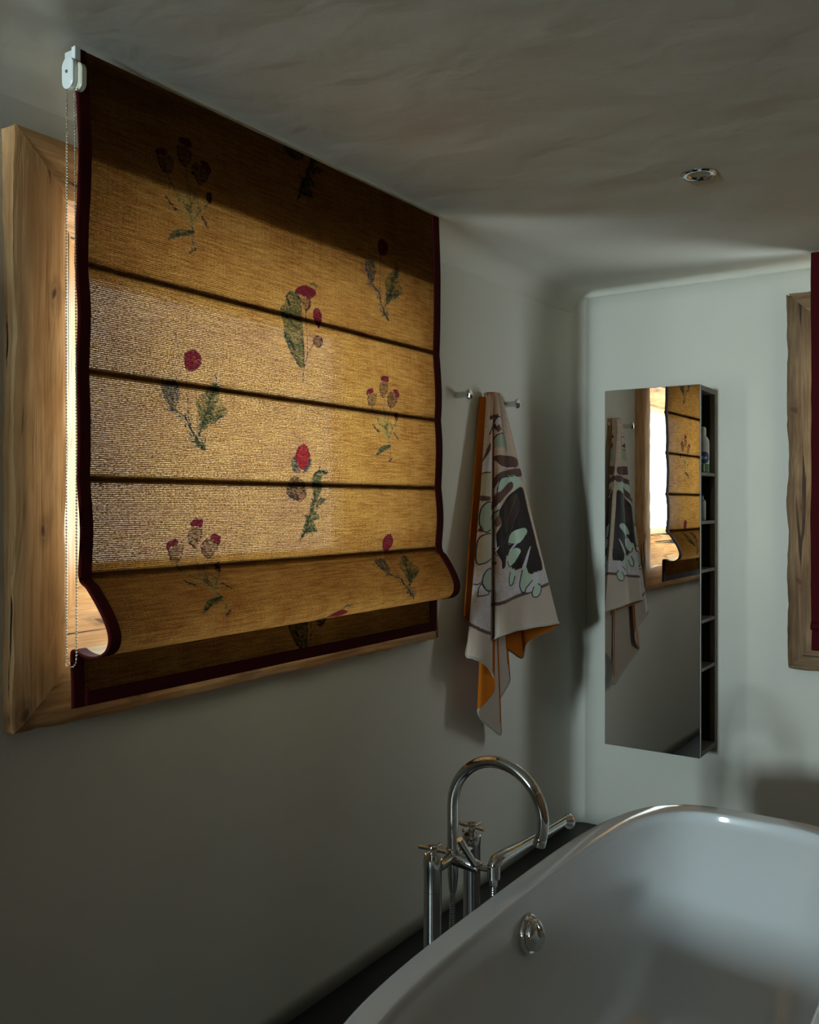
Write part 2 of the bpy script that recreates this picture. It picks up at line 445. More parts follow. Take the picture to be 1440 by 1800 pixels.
# ------------------------------------------------------------------ printing on cloth (flat print)
def soft(P, closed):
    if len(P) < 5 - (not closed)*2: return P
    return [(q[0], q[1]) for q in spline([(a, b, 0) for a, b in P], 4, closed)]
def in_poly(X, Y, P):
    ins = np.zeros(X.shape, bool); n = len(P); j = n-1
    for i in range(n):
        xi, yi = P[i]; xj, yj = P[j]
        c = ((yi > Y) != (yj > Y)) & (X < (xj-xi)*(Y-yi)/((yj-yi) or 1e-12)+xi)
        ins ^= c; j = i
    return ins
def in_stroke(X, Y, P, w):
    d = np.full(X.shape, 1e9)
    for (ax, ay), (bx, by) in zip(P[:-1], P[1:]):
        dx, dy = bx-ax, by-ay; l2 = dx*dx+dy*dy or 1e-12
        t = np.clip(((X-ax)*dx+(Y-ay)*dy)/l2, 0, 1)
        d = np.minimum(d, np.hypot(X-ax-t*dx, Y-ay-t*dy))
    return d < w/2

# ================================================================== THE ROOM
W1 = dict(u0=1.163, u1=2.552, z0=1.088, z1=2.107)        # holes in the walls
W2 = dict(u0=1.04, u1=2.19, z0=.91, z1=2.17)
W3 = dict(u0=.33, u1=.77, z0=1.34, z1=1.98)
FIL = .06

def wall_left():
    ys = arange_with(FRONT_Y, ROOM_Y-FIL, .06, (W1['u0'], W1['u1']))
    arc = [(FIL*(1-math.cos(a)), ROOM_Y-FIL+FIL*math.sin(a)) for a in np.linspace(0, PI/2, 7)[1:]]
    plan = [(0.0, y) for y in ys] + arc
    zs = arange_with(0, CEIL-.02, .06, (W1['z0'], W1['z1']))
    V = np.zeros((len(zs), len(plan), 3))
    V[:, :, 0] = np.array([p[0] for p in plan])[None]; V[:, :, 1] = np.array([p[1] for p in plan])[None]
    V[:, :, 2] = zs[:, None]
    V[:, :, 0] += .004*(vnoise(V[:,:,1]*3.1, V[:,:,2]*3.1, 3)-.5) * (V[:,:,0] < 1e-6)
    yc = .5*(V[:-1,:-1,1]+V[:-1,1:,1]); zc = .5*(V[:-1,:-1,2]+V[1:,:-1,2])
    keep = ~((yc > W1['u0']) & (yc < W1['u1']) & (zc > W1['z0']) & (zc < W1['z1']))
    o = grid_obj('wall_left', V, M['wall'], keep=keep)   # normals towards +x
    s = o.modifiers.new('thick', 'SOLIDIFY'); s.thickness = .22; s.offset = -1
    return tag(o, kind='structure')
def flat_wall(name, axis, pos, a0, a1, hole, flip):
    us = arange_with(a0, a1, .08, (hole['u0'], hole['u1']) if hole else ())
    zs = arange_with(0, CEIL-.02, .08, (hole['z0'], hole['z1']) if hole else ())
    V = np.zeros((len(zs), len(us), 3))
    V[:, :, 2] = zs[:, None]
    V[:, :, 0 if axis == 'x' else 1] = us[None]
    V[:, :, 1 if axis == 'x' else 0] = pos
    keep = None
    if hole:
        uc = .5*(us[:-1]+us[1:])[None]; zc = .5*(zs[:-1]+zs[1:])[:, None]
        keep = ~((uc > hole['u0']) & (uc < hole['u1']) & (zc > hole['z0']) & (zc < hole['z1']))
    o = grid_obj(name, V, M['wall'], flip=flip, keep=keep)
    s = o.modifiers.new('thick', 'SOLIDIFY'); s.thickness = .22; s.offset = -1
    return tag(o, kind='structure')
wl = wall_left()
wb = flat_wall('wall_back', 'x', ROOM_Y, FIL, ROOM_X, W2, False)
wr = flat_wall('wall_right', 'y', ROOM_X, FRONT_Y, ROOM_Y, None, True)
wr.data.materials[0] = M['panel']
wf = flat_wall('wall_front', 'x', FRONT_Y, 0, ROOM_X, W3, True)
wf.data.materials[0] = M['panel']
wp = box('added_light_block', (-.002, -1.15, 0), (.215, -.75, 1.90), M['wall'], None, .02); tag(wp, kind='structure')  # unseen block, added to keep the far window's light off the left wall
def ceiling():
    rr = .11; rb = .03
    def axis(a, b, step, rr):
        e = [rr*(1-math.sin(a_)) for a_ in np.linspace(PI/2, 0, 7)]
        mid = np.linspace(a+rr, b-rr, int((b-a-2*rr)/step))
        return np.array([a+t for t in e[:-1]] + mid.tolist() + [b-t for t in reversed(e[:-1])])
    xs = axis(0, ROOM_X, .035, rr); ys = axis(FRONT_Y, ROOM_Y, .035, rb)
    X, Y = np.meshgrid(xs, ys)
    def drop(d, rr):
        d = np.clip(rr-d, 0, rr); return rr-np.sqrt(np.maximum(rr*rr-d*d, 0))
    Z = 2.375+.009*Y - np.maximum.reduce([drop(X, rr), drop(ROOM_X-X, rr), drop(Y-FRONT_Y, rb), drop(ROOM_Y-Y, rb)])
    far = np.clip(np.minimum(np.minimum(X, ROOM_X-X), ROOM_Y-Y)/.3, 0, 1)
    relief = (.0032*(vnoise(X*3.3+.6*vnoise(X*2, Y*2, 5), Y*6.0, 11)-.5)
              + .0020*(vnoise(X*9+Y*3, Y*11-X*4, 12)-.5))
    Z = Z + relief*far
    o = grid_obj('ceiling', np.stack([X, Y, Z], 2), M['ceiling'], flip=True)
    s = o.modifiers.new('thick', 'SOLIDIFY'); s.thickness = .12; s.offset = -1
    return tag(o, kind='structure')
ce = ceiling()
fl = box('floor', (-.22, FRONT_Y-.22, -.12), (ROOM_X+.22, ROOM_Y+.22, 0), M['floor'], bevel=0); tag(fl, kind='structure')

# ================================================================== TIMBER WINDOWS
def board(name, A, B, wdir, ndir, w0, w1, th, mat, parent, mitre=(0, 0), rough=.004, seed=0, n=60, m=7, worn_top=0.0):
    """timber from A to B (grain along AB); wdir across, ndir towards the room.
    w0..w1 is the span across; mitre = how far the ends move per metre across (start, end)."""
    A, B = Vector(A), Vector(B); d = (B-A); Ln = d.length; d.normalize()
    wdir, ndir = Vector(wdir), Vector(ndir)
    V, G, F = [], [], []
    def corner(i, j, k):
        u = i/n; w = w0+(w1-w0)*j/m
        a = mitre[0]*(w-w0); b = Ln+mitre[1]*(w-w0)
        s = a+(b-a)*u
        h = th*k
        off = seed*17.31
        e = mnoise.noise(Vector((s*7, off, k*2.0)))*rough + mnoise.noise(Vector((s*23, off+4, k*2)))*rough*.5
        f = mnoise.noise(Vector((s*6, w*22, off+9)))*rough*.55
        ww = w
        if j == 0: ww += e-(rough*.3 if k else 0)
        if j == m: ww += mnoise.noise(Vector((s*8, off+31, k*2)))*rough
        hh = h
        if k == 1:
            hh += f
            if j in (0, m): hh -= rough*(.7+.8*abs(mnoise.noise(Vector((s*15, off+j, 2)))))
        return A+d*s+wdir*ww+ndir*hh, Vector((s+off, ww+seed*.37, hh+seed*.11))
    idx = {}
    for k in (0, 1):
        for i in range(n+1):
            for j in range(m+1):
                p, g = corner(i, j, k); idx[i, j, k] = len(V); V.append(p); G.append(g)
    for i in range(n):
        for j in range(m):
            for k in (0, 1): F.append((idx[i,j,k], idx[i+1,j,k], idx[i+1,j+1,k], idx[i,j+1,k]))
        for j in (0, m): F.append((idx[i,j,0], idx[i+1,j,0], idx[i+1,j,1], idx[i,j,1]))
    for j in range(m):
        for i in (0, n): F.append((idx[i,j,0], idx[i,j+1,0], idx[i,j+1,1], idx[i,j,1]))
    o = link(name, V, F, mat, parent)
    vec_attr(o, 'grain', np.array([tuple(g) for g in G]))
    return auto_smooth(o, 50)

def window(name, T, hole, frame, mat, sash_w=.05, seed=0, full=True):
    """T maps (u along the wall, w into the room, z) to the world"""
    O = Vector(T(0, 0, 0)); U = Vector(T(1, 0, 0))-O; Wd = Vector(T(0, 1, 0))-O; Z = Vector((0, 0, 1))
    P = lambda u, w, z: Vector(T(u, w, z))
    r = thing(name, P((hole['u0']+hole['u1'])/2, 0, hole['z0']), kind='structure')
    a0, a1, b0, b1 = frame; bw = .116
    th = .052
    # casing: four mitred planks lying on the wall
    board('frame_plank', P(a0, -.004, b0), P(a0, -.004, b1), U, Wd, 0, bw, th, mat, r, (1, -1), .007, seed+1)
    board('frame_plank', P(a1, -.004, b0), P(a1, -.004, b1), -U, Wd, 0, bw, th-.002, mat, r, (1, -1), .006, seed+2)
    board('frame_plank', P(a0, -.004, b1), P(a1, -.004, b1), -Z, Wd, 0, bw, th-.001, mat, r, (1, -1), .006, seed+3)
    board('frame_plank', P(a0, -.004, b0), P(a1, -.004, b0), Z, Wd, 0, bw, th-.003, mat, r, (1, -1), .008, seed+4)
    # splayed reveal
    i0, i1, j0, j1 = a0+bw, a1-bw, b0+bw, b1-bw
    dp = .15; sl_, sr_, sb_, st_ = .16, .13, .16, .06
    def reveal(c0, c1, across, s, sp, e0, e1):
        # c0,c1: front edge ends
        ax = (across*sp - Wd*dp); ln = ax.length; ax.normalize()
        nr = (c1-c0).normalized().cross(ax); nr.normalize()
        inward = across
        if nr.dot(inward) < 0: nr = -nr
        board('reveal_board', c0, c1, ax, -nr, 0, ln, .022, mat, r, (e0/ln*.98, -e1/ln*.98), .003, s, n=40, m=6)
    reveal(P(i0, .012, j0), P(i0, .012, j1), U, seed+5, sl_, sb_, st_)
    reveal(P(i1, .012, j0), P(i1, .012, j1), -U, seed+6, sr_, sb_, st_)
    reveal(P(i0, .012, j1), P(i1, .012, j1), -Z, seed+7, st_, sl_, sr_)
    reveal(P(i0, .012, j0), P(i1, .012, j0), Z, seed+8, sb_, sl_, sr_)
    # sash
    d0, d1 = -.195, -.145
    k0, k1, l0, l1 = i0+sl_-.012, i1-sr_+.012, j0+sb_-.012, j1-st_+.012
    def bar(nm, u0, u1, z0, z1, e0=d0, e1=d1):
        p, q = P(u0, e0, z0), P(u1, e1, z1)
        return box(nm, [min(p[i], q[i]) for i in range(3)], [max(p[i], q[i]) for i in range(3)], M['sash'], r, .004)
    H = hole
    bar('sash_stile', H['u0']-.002, k0+sash_w, H['z0']-.002, H['z1']+.002); bar('sash_stile', k1-sash_w, H['u1']+.002, H['z0']-.002, H['z1']+.002)
    bar('sash_rail', k0+sash_w, k1-sash_w, H['z0']-.002, l0+sash_w); bar('sash_rail', k0+sash_w, k1-sash_w, l1-sash_w, H['z1']+.002)
    for q0, q1 in ((k0+sash_w, k1-sash_w),):
        p, q = P(q0-.004, -.176, l0+sash_w-.004), P(q1+.004, -.170, l1-sash_w+.004)
        box('window_pane', [min(p[i], q[i]) for i in range(3)], [max(p[i], q[i]) for i in range(3)], M['pane'], r, 0)
    return r
TL = lambda u, w, z: (w, u, z)
TB = lambda u, w, z: (u, ROOM_Y-w, z)
TF = lambda u, w, z: (u, FRONT_Y+w, z)
w1 = window('window_1', TL, W1, (1.067, 2.647, .992, 2.203), M['wood'], seed=0)
w2 = window('window_2', TB, W2, (.930, 2.30, .800, 2.28), M['wood_grey'], seed=20)
# the window behind the camera: plain white frame
r3 = thing('window_3', (.55, FRONT_Y, W3['z0']), kind='structure')
for nm, lo, hi in (('frame_jamb', (W3['u0']-.04, FRONT_Y-.03, W3['z0']-.05), (W3['u0'], FRONT_Y+.02, W3['z1']+.05)),
                   ('frame_jamb', (W3['u1'], FRONT_Y-.03, W3['z0']-.05), (W3['u1']+.05, FRONT_Y+.02, W3['z1']+.05)),
                   ('frame_head', (W3['u0'], FRONT_Y-.03, W3['z1']), (W3['u1'], FRONT_Y+.02, W3['z1']+.05)),
                   ('frame_sill', (W3['u0'], FRONT_Y-.03, W3['z0']-.05), (W3['u1'], FRONT_Y+.05, W3['z0']))):
    box(nm, lo, hi, M['sash'], r3, .004)
box('window_pane', (W3['u0']-.01, FRONT_Y-.16, W3['z0']-.01), (W3['u1']+.01, FRONT_Y-.154, W3['z1']+.01), M['pane'], r3, 0)

# ================================================================== ROMAN BLINDS
INK = {'red': (.115, .006, .018), 'red2': (.21, .009, .018), 'mauve': (.062, .028, .022), 'plum': (.045, .010, .018),
       'green': (.050, .062, .026), 'olive': (.28, .24, .08), 'dark': (.018, .026, .016), 'blue': (.030, .042, .040)}
FLOWERS = {
 'A': [('p','red',1,[(-20,58),(-3,65),(19,63),(20,52),(14,45),(0,47),(-16,48)]),('p','olive',0.35,[(-34,-61),(9,-60),(44,-70),(32,-126),(6,-128),(-19,-102)]),('p','mauve',0.65,[(-23,38),(-16,45),(9,44),(16,31),(13,16),(0,0),(-12,1),(-23,12)]),('s','plum',0.9,3.9,[(-22,40),(-25,23),(-19,9),(-3,0)]),('s','mauve',0.8,3.0,[(16,42),(17,27),(11,12)]),('p','red',1,[(-90,7),(-82,16),(-64,21),(-54,15),(-58,7),(-76,3),(-85,-1)]),('p','mauve',0.6,[(-81,-1),(-40,9),(-39,-11),(-46,-30),(-70,-32),(-79,-17)]),('s','plum',0.9,3.9,[(-81,-1),(-76,-18),(-69,-32)]),('s','plum',0.8,3.4,[(-39,5),(-39,-13),(-46,-28)]),('p','red',1,[(43,25),(57,31),(75,22),(77,7),(64,6),(51,16)]),('p','mauve',0.65,[(19,4),(32,20),(51,16),(67,3),(60,-13),(44,-27),(25,-20)]),('s','plum',0.8,3.4,[(32,19),(17,2),(24,-16),(44,-27),(64,-11),(69,3)]),('s','green',0.7,2.4,[(-58,-34),(-25,-75),(9,-100),(22,-145),(20,-182)]),('s','green',0.6,2.4,[(0,-2),(6,-45),(13,-94)]),('s','green',0.6,2.4,[(38,-28),(19,-72),(13,-96)]),('p','plum',0.95,[(60,-43),(77,-39),(78,-60),(67,-66),(60,-56)]),('s','green',0.8,3.0,[(67,-66),(41,-93),(19,-118)]),('s','dark',0.9,6.5,[(-58,-85),(-31,-105)]),('s','dark',0.9,6.5,[(48,-103),(67,-121)]),('s','dark',0.8,7.3,[(3,-86),(16,-98)]),('s','dark',0.7,3.0,[(32,-67),(40,-91)]),('p','green',0.85,[(-52,-178),(-37,-156),(-9,-143),(28,-140),(19,-151),(-16,-164),(-34,-172)]),('s','dark',0.7,3.4,[(-43,-172),(-12,-155),(22,-142)]),('s','dark',0.85,7.3,[(17,-190),(32,-180)])],
 'B': [('p','red',1,[(-26,10),(-11,23),(8,26),(25,15),(27,-3),(8,-22),(-14,-25),(-26,-12)]),('s','green',0.5,1.9,[(0,27),(-2,44)]),('s','green',0.5,1.9,[(20,25),(46,46)]),('s','green',0.5,1.9,[(-23,15),(-48,23)]),('s','green',0.5,1.9,[(-29,-9),(-80,-18)]),('s','green',0.5,1.9,[(27,8),(72,28)]),('s','green',0.5,1.9,[(24,-9),(46,-17)]),('s','green',0.5,1.9,[(-26,-19),(-60,-39)]),('s','green',0.5,1.9,[(-29,4),(-69,2)]),('s','green',0.5,1.9,[(11,28),(20,51)]),('s','green',0.5,1.9,[(-11,23),(-23,40)]),('s','plum',0.8,3.2,[(-14,-27),(-15,-78),(-14,-124),(-5,-158),(33,-205)]),('p','blue',0.6,[(-89,-65),(-54,-50),(-38,-65),(-42,-102),(-60,-113),(-77,-100)]),('s','blue',0.9,3.0,[(-89,-67),(-69,-100)]),('s','blue',0.9,3.0,[(-75,-59),(-54,-101)]),('s','blue',0.9,3.0,[(-54,-52),(-45,-99)]),('s','dark',0.9,4.3,[(-66,-112),(-23,-131),(-8,-159),(11,-179)]),('p','green',0.5,[(11,-91),(59,-52),(81,-43),(85,-76),(111,-107),(91,-124),(39,-145),(20,-126)]),('s','dark',0.85,5.2,[(78,-44),(52,-92),(39,-119),(27,-143),(17,-169)]),('s','green',0.9,3.4,[(39,-119),(13,-96)]),('s','green',0.9,3.4,[(46,-106),(91,-80)]),('s','dark',0.9,4.3,[(33,-138),(65,-125),(95,-119)]),('s','green',0.9,3.4,[(52,-92),(30,-74)]),('s','green',0.9,3.0,[(39,-122),(105,-102)]),('s','green',0.9,3.0,[(59,-78),(88,-60)]),('s','green',0.5,2.2,[(8,-66),(20,-100),(24,-140)]),('s','dark',0.95,5.6,[(8,-178),(36,-205)])],
 'C': [('p','green',0.85,[(-77,-24),(-62,-10),(-41,-13),(-22,-20),(-16,-48),(-14,-91),(-16,-127),(-14,-162),(-22,-205),(-41,-202),(-64,-178),(-85,-151),(-93,-130),(-90,-103),(-101,-63),(-80,-45)]),('p','red',1,[(-41,-4),(-22,10),(6,16),(39,8),(36,-6),(17,-17),(-5,-15),(-30,-13)]),('s','green',0.7,4.7,[(17,23),(50,26)]),('s','green',0.7,3.8,[(11,15),(31,28),(45,18)]),('s','dark',0.9,6.6,[(-75,-30),(-63,-49)]),('s','dark',0.8,6.2,[(-77,-80),(-41,-104)]),('s','dark',0.9,7.1,[(-72,-142),(-53,-162)]),('s','dark',0.8,5.2,[(-90,-121),(-67,-173),(-38,-201)]),('s','dark',0.85,9.5,[(-41,-11),(-30,-22)]),('s','dark',0.7,3.8,[(-79,-28),(-59,-12)]),('p','mauve',0.6,[(-19,-23),(17,-17),(17,-35),(6,-49),(-5,-48)]),('s','plum',0.95,7.1,[(17,-19),(17,-37),(3,-50)]),('s','plum',0.85,3.5,[(0,-52),(1,-94),(-4,-170),(-19,-208),(-20,-242)]),('s','plum',0.7,3.5,[(-16,-105),(-19,-202)]),('p','red',1,[(31,-47),(42,-35),(59,-40),(67,-55),(65,-70),(53,-91),(42,-81),(31,-65)]),('p','mauve',0.8,[(22,-130),(31,-117),(47,-111),(62,-117),(63,-128),(50,-141),(36,-143),(25,-139)]),('s','plum',0.9,3.8,[(22,-130),(31,-117),(47,-111),(62,-117),(63,-128),(50,-141),(36,-143)]),('s','plum',0.7,3.5,[(22,-139),(3,-160),(-5,-177)])],
 'D': [('p','red2',1,[(-16,26),(-3,34),(16,31),(27,10),(29,-13),(16,-30),(-5,-32),(-19,-19),(-29,-7),(-27,11)]),('s','red',0.9,5.2,[(-16,26),(-28,2),(-24,-10)]),('s','red',0.9,4.7,[(16,29),(29,3),(27,-15)]),('p','blue',0.8,[(-43,-7),(-32,2),(-19,-19),(-8,-41),(-32,-40),(-45,-25)]),('p','blue',0.8,[(27,-1),(34,-13),(22,-35),(0,-42),(11,-26)]),('p','mauve',0.7,[(-61,-80),(-40,-53),(-13,-52),(11,-73),(14,-98),(-11,-116),(-35,-113),(-53,-99)]),('s','plum',0.8,4.7,[(-61,-80),(-45,-99),(-27,-113)]),('s','plum',0.7,4.3,[(-66,-94),(-40,-111)]),('s','plum',0.8,4.7,[(5,-75),(8,-98)]),('s','plum',0.7,4.3,[(-35,-81),(-19,-109)]),('p','green',0.9,[(44,-44),(66,-32),(95,-31),(104,-40),(78,-50),(84,-77),(66,-98),(55,-113),(38,-134),(55,-153),(58,-164),(33,-170),(50,-194),(16,-199),(-8,-205),(-19,-218),(-11,-188),(0,-161),(-13,-150),(16,-149),(22,-125),(41,-107),(38,-73)]),('s','dark',0.8,5.2,[(98,-38),(66,-36),(47,-47)]),('s','dark',0.7,4.7,[(52,-62),(44,-113),(16,-156),(-5,-202)]),('p','green',0.6,[(44,-123),(66,-109),(95,-109),(75,-123),(50,-131)]),('s','dark',0.8,3.3,[(47,-131),(66,-110),(98,-110)]),('s','dark',0.9,4.7,[(14,-195),(50,-195)]),('s','dark',0.95,4.7,[(-5,-202),(-19,-218)])],
}
def needles(kind, pick, ln, w, gap, colr, al, seed):
    rr_ = random.Random(seed); add = []
    for e in [FLOWERS[kind][i] for i in pick]:
        P = e[4]
        for (ax, ay), (bx, by) in zip(P[:-1], P[1:]):
            l = math.hypot(bx-ax, by-ay); t = 0
            while t < l:
                f = t/l; x, y = ax+(bx-ax)*f, ay+(by-ay)*f
                a = math.atan2(ay-by, ax-bx)+rr_.choice((-1, 1))*rr_.uniform(.45, .95); q = ln*rr_.uniform(.5, 1.1)
                add.append(('s', colr, al, w, [(x, y), (x+q*math.cos(a), y+q*math.sin(a))])); t += gap*rr_.uniform(.6, 1.4)
    FLOWERS[kind] += add
nb_ = [i for i, e in enumerate(FLOWERS['B']) if e[0] == 's' and e[1] in ('dark', 'blue') and len(e[4]) >= 2]
needles('B', nb_[:4], 26, 2.2, 5, 'blue', .85, 1); needles('B', nb_[4:], 30, 2.2, 4, 'dark', .85, 2); needles('B', nb_[4:], 22, 2.2, 5, 'green', .9, 5)
needles('D', [i for i, e in enumerate(FLOWERS['D']) if e[0] == 's' and e[1] in ('plum', 'dark')], 18, 2.2, 6, 'dark', .8, 3)
needles('A', [i for i, e in enumerate(FLOWERS['A']) if e[0] == 's' and e[1] == 'green'], 16, 2.0, 11, 'green', .8, 4)
PLACES = [('A', 1.393, 2.204), ('A', 2.145, 1.761), ('A', 1.416, 1.351), ('B', 2.14, 2.194), ('B', 1.413, 1.772), ('B', 2.157, 1.334),
          ('C', 1.806, 2.006), ('C', 1.84, 1.118), ('D', 1.784, 1.570), ('D', 1.787, 2.447)]

def blind(name, T, u0, u1, base, prof, step, label, floral, rods, rail_z, trim_w, bulge, group, side='left', chain=True, trim_mat=None, lean=0.0, seed=0, tilt=0.0, lining=None, heading=None):
    """prof: [(offset into the room, z)] from the head rail down to the hem"""
    pts = spline([(p[0], p[1], 0) for p in prof], 24)
    pts = np.array([(p[0], p[1]) for p in pts])
    ln = np.concatenate([[0], np.cumsum(np.hypot(*(pts[1:]-pts[:-1]).T))])
    nr = int(ln[-1]/step)+1; sl = np.linspace(0, ln[-1], nr)
    w = np.interp(sl, ln, pts[:, 0]); z = np.interp(sl, ln, pts[:, 1])
    fold0 = np.interp(rods[-1], -pts[:100000, 1][::1][np.maximum.accumulate(-pts[:, 1]) == -pts[:, 1]] * -1, [0]) if False else None
    nc = int((u1-u0)/step)+1; us = np.linspace(u0, u1, nc)
    W_, U_ = np.meshgrid(w, us, indexing='ij'); Z_, _ = np.meshgrid(z, us, indexing='ij'); S_ = np.meshgrid(sl, us, indexing='ij')[0]
    frac = (U_-u0)/(u1-u0)
    scale = np.where(W_ > lean+.004, 1-bulge*frac, 1.0)
    W_ = lean+(W_-lean)*scale
    # soft ripples between the rods, wavering side edges
    rz = [rail_z]+list(rods); rip = np.zeros_like(W_)
    for a, b in zip(rz[:-1], rz[1:]):
        f = np.clip((a-Z_)/(a-b), 0, 1); rip += .007*np.sin(PI*f)
    W_ = W_ + rip*(.6+.8*vnoise(U_*2.3, Z_*3, seed+2)) + .004*(vnoise(U_*6, Z_*7, seed+8)-.5)
    W_ = np.where(Z_ < rods[-1]-.16, W_-.003*0, W_)
    wav = .006*(vnoise(Z_*5.0, Z_*0+.5, seed+4)-.5) + .003*(vnoise(Z_*13.0, Z_*0+.5, seed+6)-.5)
    U2 = U_ + wav*(1-frac) + (.007*(vnoise(Z_*5.0, Z_*0+1.5, seed+5)-.5))*frac
    Z_ = Z_ + tilt*frac*np.clip((Z_-2.0)/.37, 0, 1)
    def world(u, w_, z_):
        return np.stack(T(u, w_+base, z_), -1)
    r = thing(name, T((u0+u1)/2, base, prof[-1][1]), label, 'blind', group)
    cl = grid_obj('cloth', world(U2, W_, Z_), M['linen'], r)
    zf = pts[0, 1]-S_
    vec_attr(cl, 'cloth', np.stack([U_, zf, np.zeros_like(U_)], -1))
    C = np.zeros(U_.shape+(4,)); C[..., :3] = .2
    if floral:
        jit = .0022*(vnoise(U_*170, zf*420, 1)-.5)*2
        hatch = vnoise(U_*150, zf*420, 21)
        for kind, pu, pz in [(k_, a_*1.03, 1.45+(b_-1.45)*1.014) for k_, a_, b_ in PLACES]:
            m = (abs(U_-pu) < .16) & (abs(zf-pz) < .28)
            rows = np.where(m.any(1))[0]; cols = np.where(m.any(0))[0]
            if not len(rows): continue
            sl_ = (slice(rows[0], rows[-1]+1), slice(cols[0], cols[-1]+1))
            X = (U_[sl_]-pu+jit[sl_])*1000; Y = (zf[sl_]-pz+jit[sl_]*.7)*1000; Hh = hatch[sl_]
            for e in FLOWERS[kind]:
                k = in_poly(X, Y, soft(e[3], True)) if e[0] == 'p' else in_stroke(X, Y, soft(e[4], False), e[3])
                if not k.any(): continue
                al = np.clip(e[2]*(.30+1.35*Hh) if e[2] < 1 else .78+.4*Hh, 0, .97)
                t = np.where(k, al, 0)[..., None]
                sub = C[sl_]
                colr = np.array(INK[e[1]])
                ca = sub[..., 3:4]; na = t+ca*(1-t)
                sub[..., :3] = np.where(na > 1e-4, (colr*t+sub[..., :3]*ca*(1-t))/np.maximum(na, 1e-4), sub[..., :3])
                sub[..., 3:4] = na
    col_attr(cl, 'print', C)
    # binding: folded strips along both sides and the hem
    tm = trim_mat or M['red_trim']
    def strip(nm, uu, rows, wd=None):
        Wf = W_[rows][:, uu]; Uf = U2[rows][:, uu]; Zf = Z_[rows][:, uu]
        o = grid_obj(nm, world(Uf, Wf, Zf), tm, r)
        sm = o.modifiers.new('thick', 'SOLIDIFY'); sm.thickness = .0036; sm.offset = 0.0
        return o
    kk = max(2, int(trim_w/step)); kr = int(kk*1.3); sub = max(1, int(.006/step)); 
    rr = np.unique(np.concatenate([np.arange(0, nr, sub), [nr-1]]))
    def cols(a, b): return np.unique(np.concatenate([np.arange(a, b, max(1, kk//4)), [b-1]]))
    strip('side_binding', cols(0, kk), rr); strip('side_binding', cols(nc-kr, nc), rr)
    strip('hem_binding', np.unique(np.concatenate([np.arange(kk-1, nc-kr+1, sub*2), [nc-kr]])), np.arange(nr-kk, nr))
    if lining: # double cloth of the hem panel
        rows = np.arange(int(np.argmax((z < lining) & (np.arange(nr) > nr*.85))), nr-1)
        cc = np.unique(np.concatenate([np.arange(3, nc-3, 6), [nc-4]]))
        ll = grid_obj('hem_lining', world(U2[rows][:, cc], W_[rows][:, cc]-.005, Z_[rows][:, cc]), M['lining'], r)
    if heading: # the top of the blind is double cloth as well
        rows = np.arange(2, int(np.argmin(abs(z[:nr//2]-heading)))+1)
        cc = np.unique(np.concatenate([np.arange(3, nc-3, 6), [nc-4]]))
        grid_obj('heading_lining', world(U2[rows][:, cc], W_[rows][:, cc]-.006, Z_[rows][:, cc]), M['lining'], r)
    # battens behind the cloth
    for zz in rods:
        j = int(np.argmin(abs(z[:int(nr*.82)]-zz)))
        cc = np.linspace(kk//2, nc-kk//2, 14).astype(int)
        V, F = tube_geo([T(U2[j, c], base+W_[j, c]-.0052, Z_[j, c]) for c in cc], .0085, 10, squash=.5)
        link('batten', V, F, M['batten'], r)
    # head rail
    p, q = T(u0+.004, base-.036, rail_z-.034), T(u1-.004, base-.010, rail_z+.0)
    box('head_rail', [min(p[i], q[i]) for i in range(3)], [max(p[i], q[i]) for i in range(3)], M['rail'], r, .002)
    return r, (u0, base, rail_z)

PROF1 = [(0, 2.386), (.002, 2.14), (.004, 1.93), (.007, 1.716), (.010, 1.50), (.012, 1.40), (.014, 1.307),
         (.040, 1.283), (.072, 1.252), (.100, 1.218), (.112, 1.190), (.104, 1.166), (.078, 1.152), (.045, 1.148), (.018, 1.152),
         (.001, 1.158), (-.006, 1.150), (-.007, 1.120), (-.007, 1.040)]
ZS = lambda z: 1.45+(z-1.45)*1.014          # the cloth hangs 10 cm off the wall
PROF1 = [(a, ZS(b)) for a, b in PROF1]; PROF1[0] = (0, 2.372)
b1, hb = blind('roman_blind', TL, 1.148, 2.530, .116, PROF1, .0023,
    'ochre linen roman blind printed with red flowers, glowing over the left window', True,
    [ZS(1.929), ZS(1.716), ZS(1.50), ZS(1.307)], 2.370, .034, .30, None, lean=.014, tilt=.013, lining=1.15, heading=ZS(2.135))
PROF2 = [(0, 2.40), (.002, 2.1), (.004, 1.80), (.006, 1.5), (.008, 1.2), (.010, 1.02),
         (.022, 1.00), (.030, .985), (.022, .975), (.006, .975), (-.004, .970), (-.005, .95), (-.005, .892)]
b2, hb2 = blind('roman_blind', TB, 1.037, 2.20, .165, PROF2, .006,
    'roman blind at right edge showing only its crimson side binding', False,
    [2.1, 1.8, 1.5, 1.2, 1.02], 2.395, .040, .2, None, trim_mat=M['red_trim_lit'], lean=.012, seed=40)

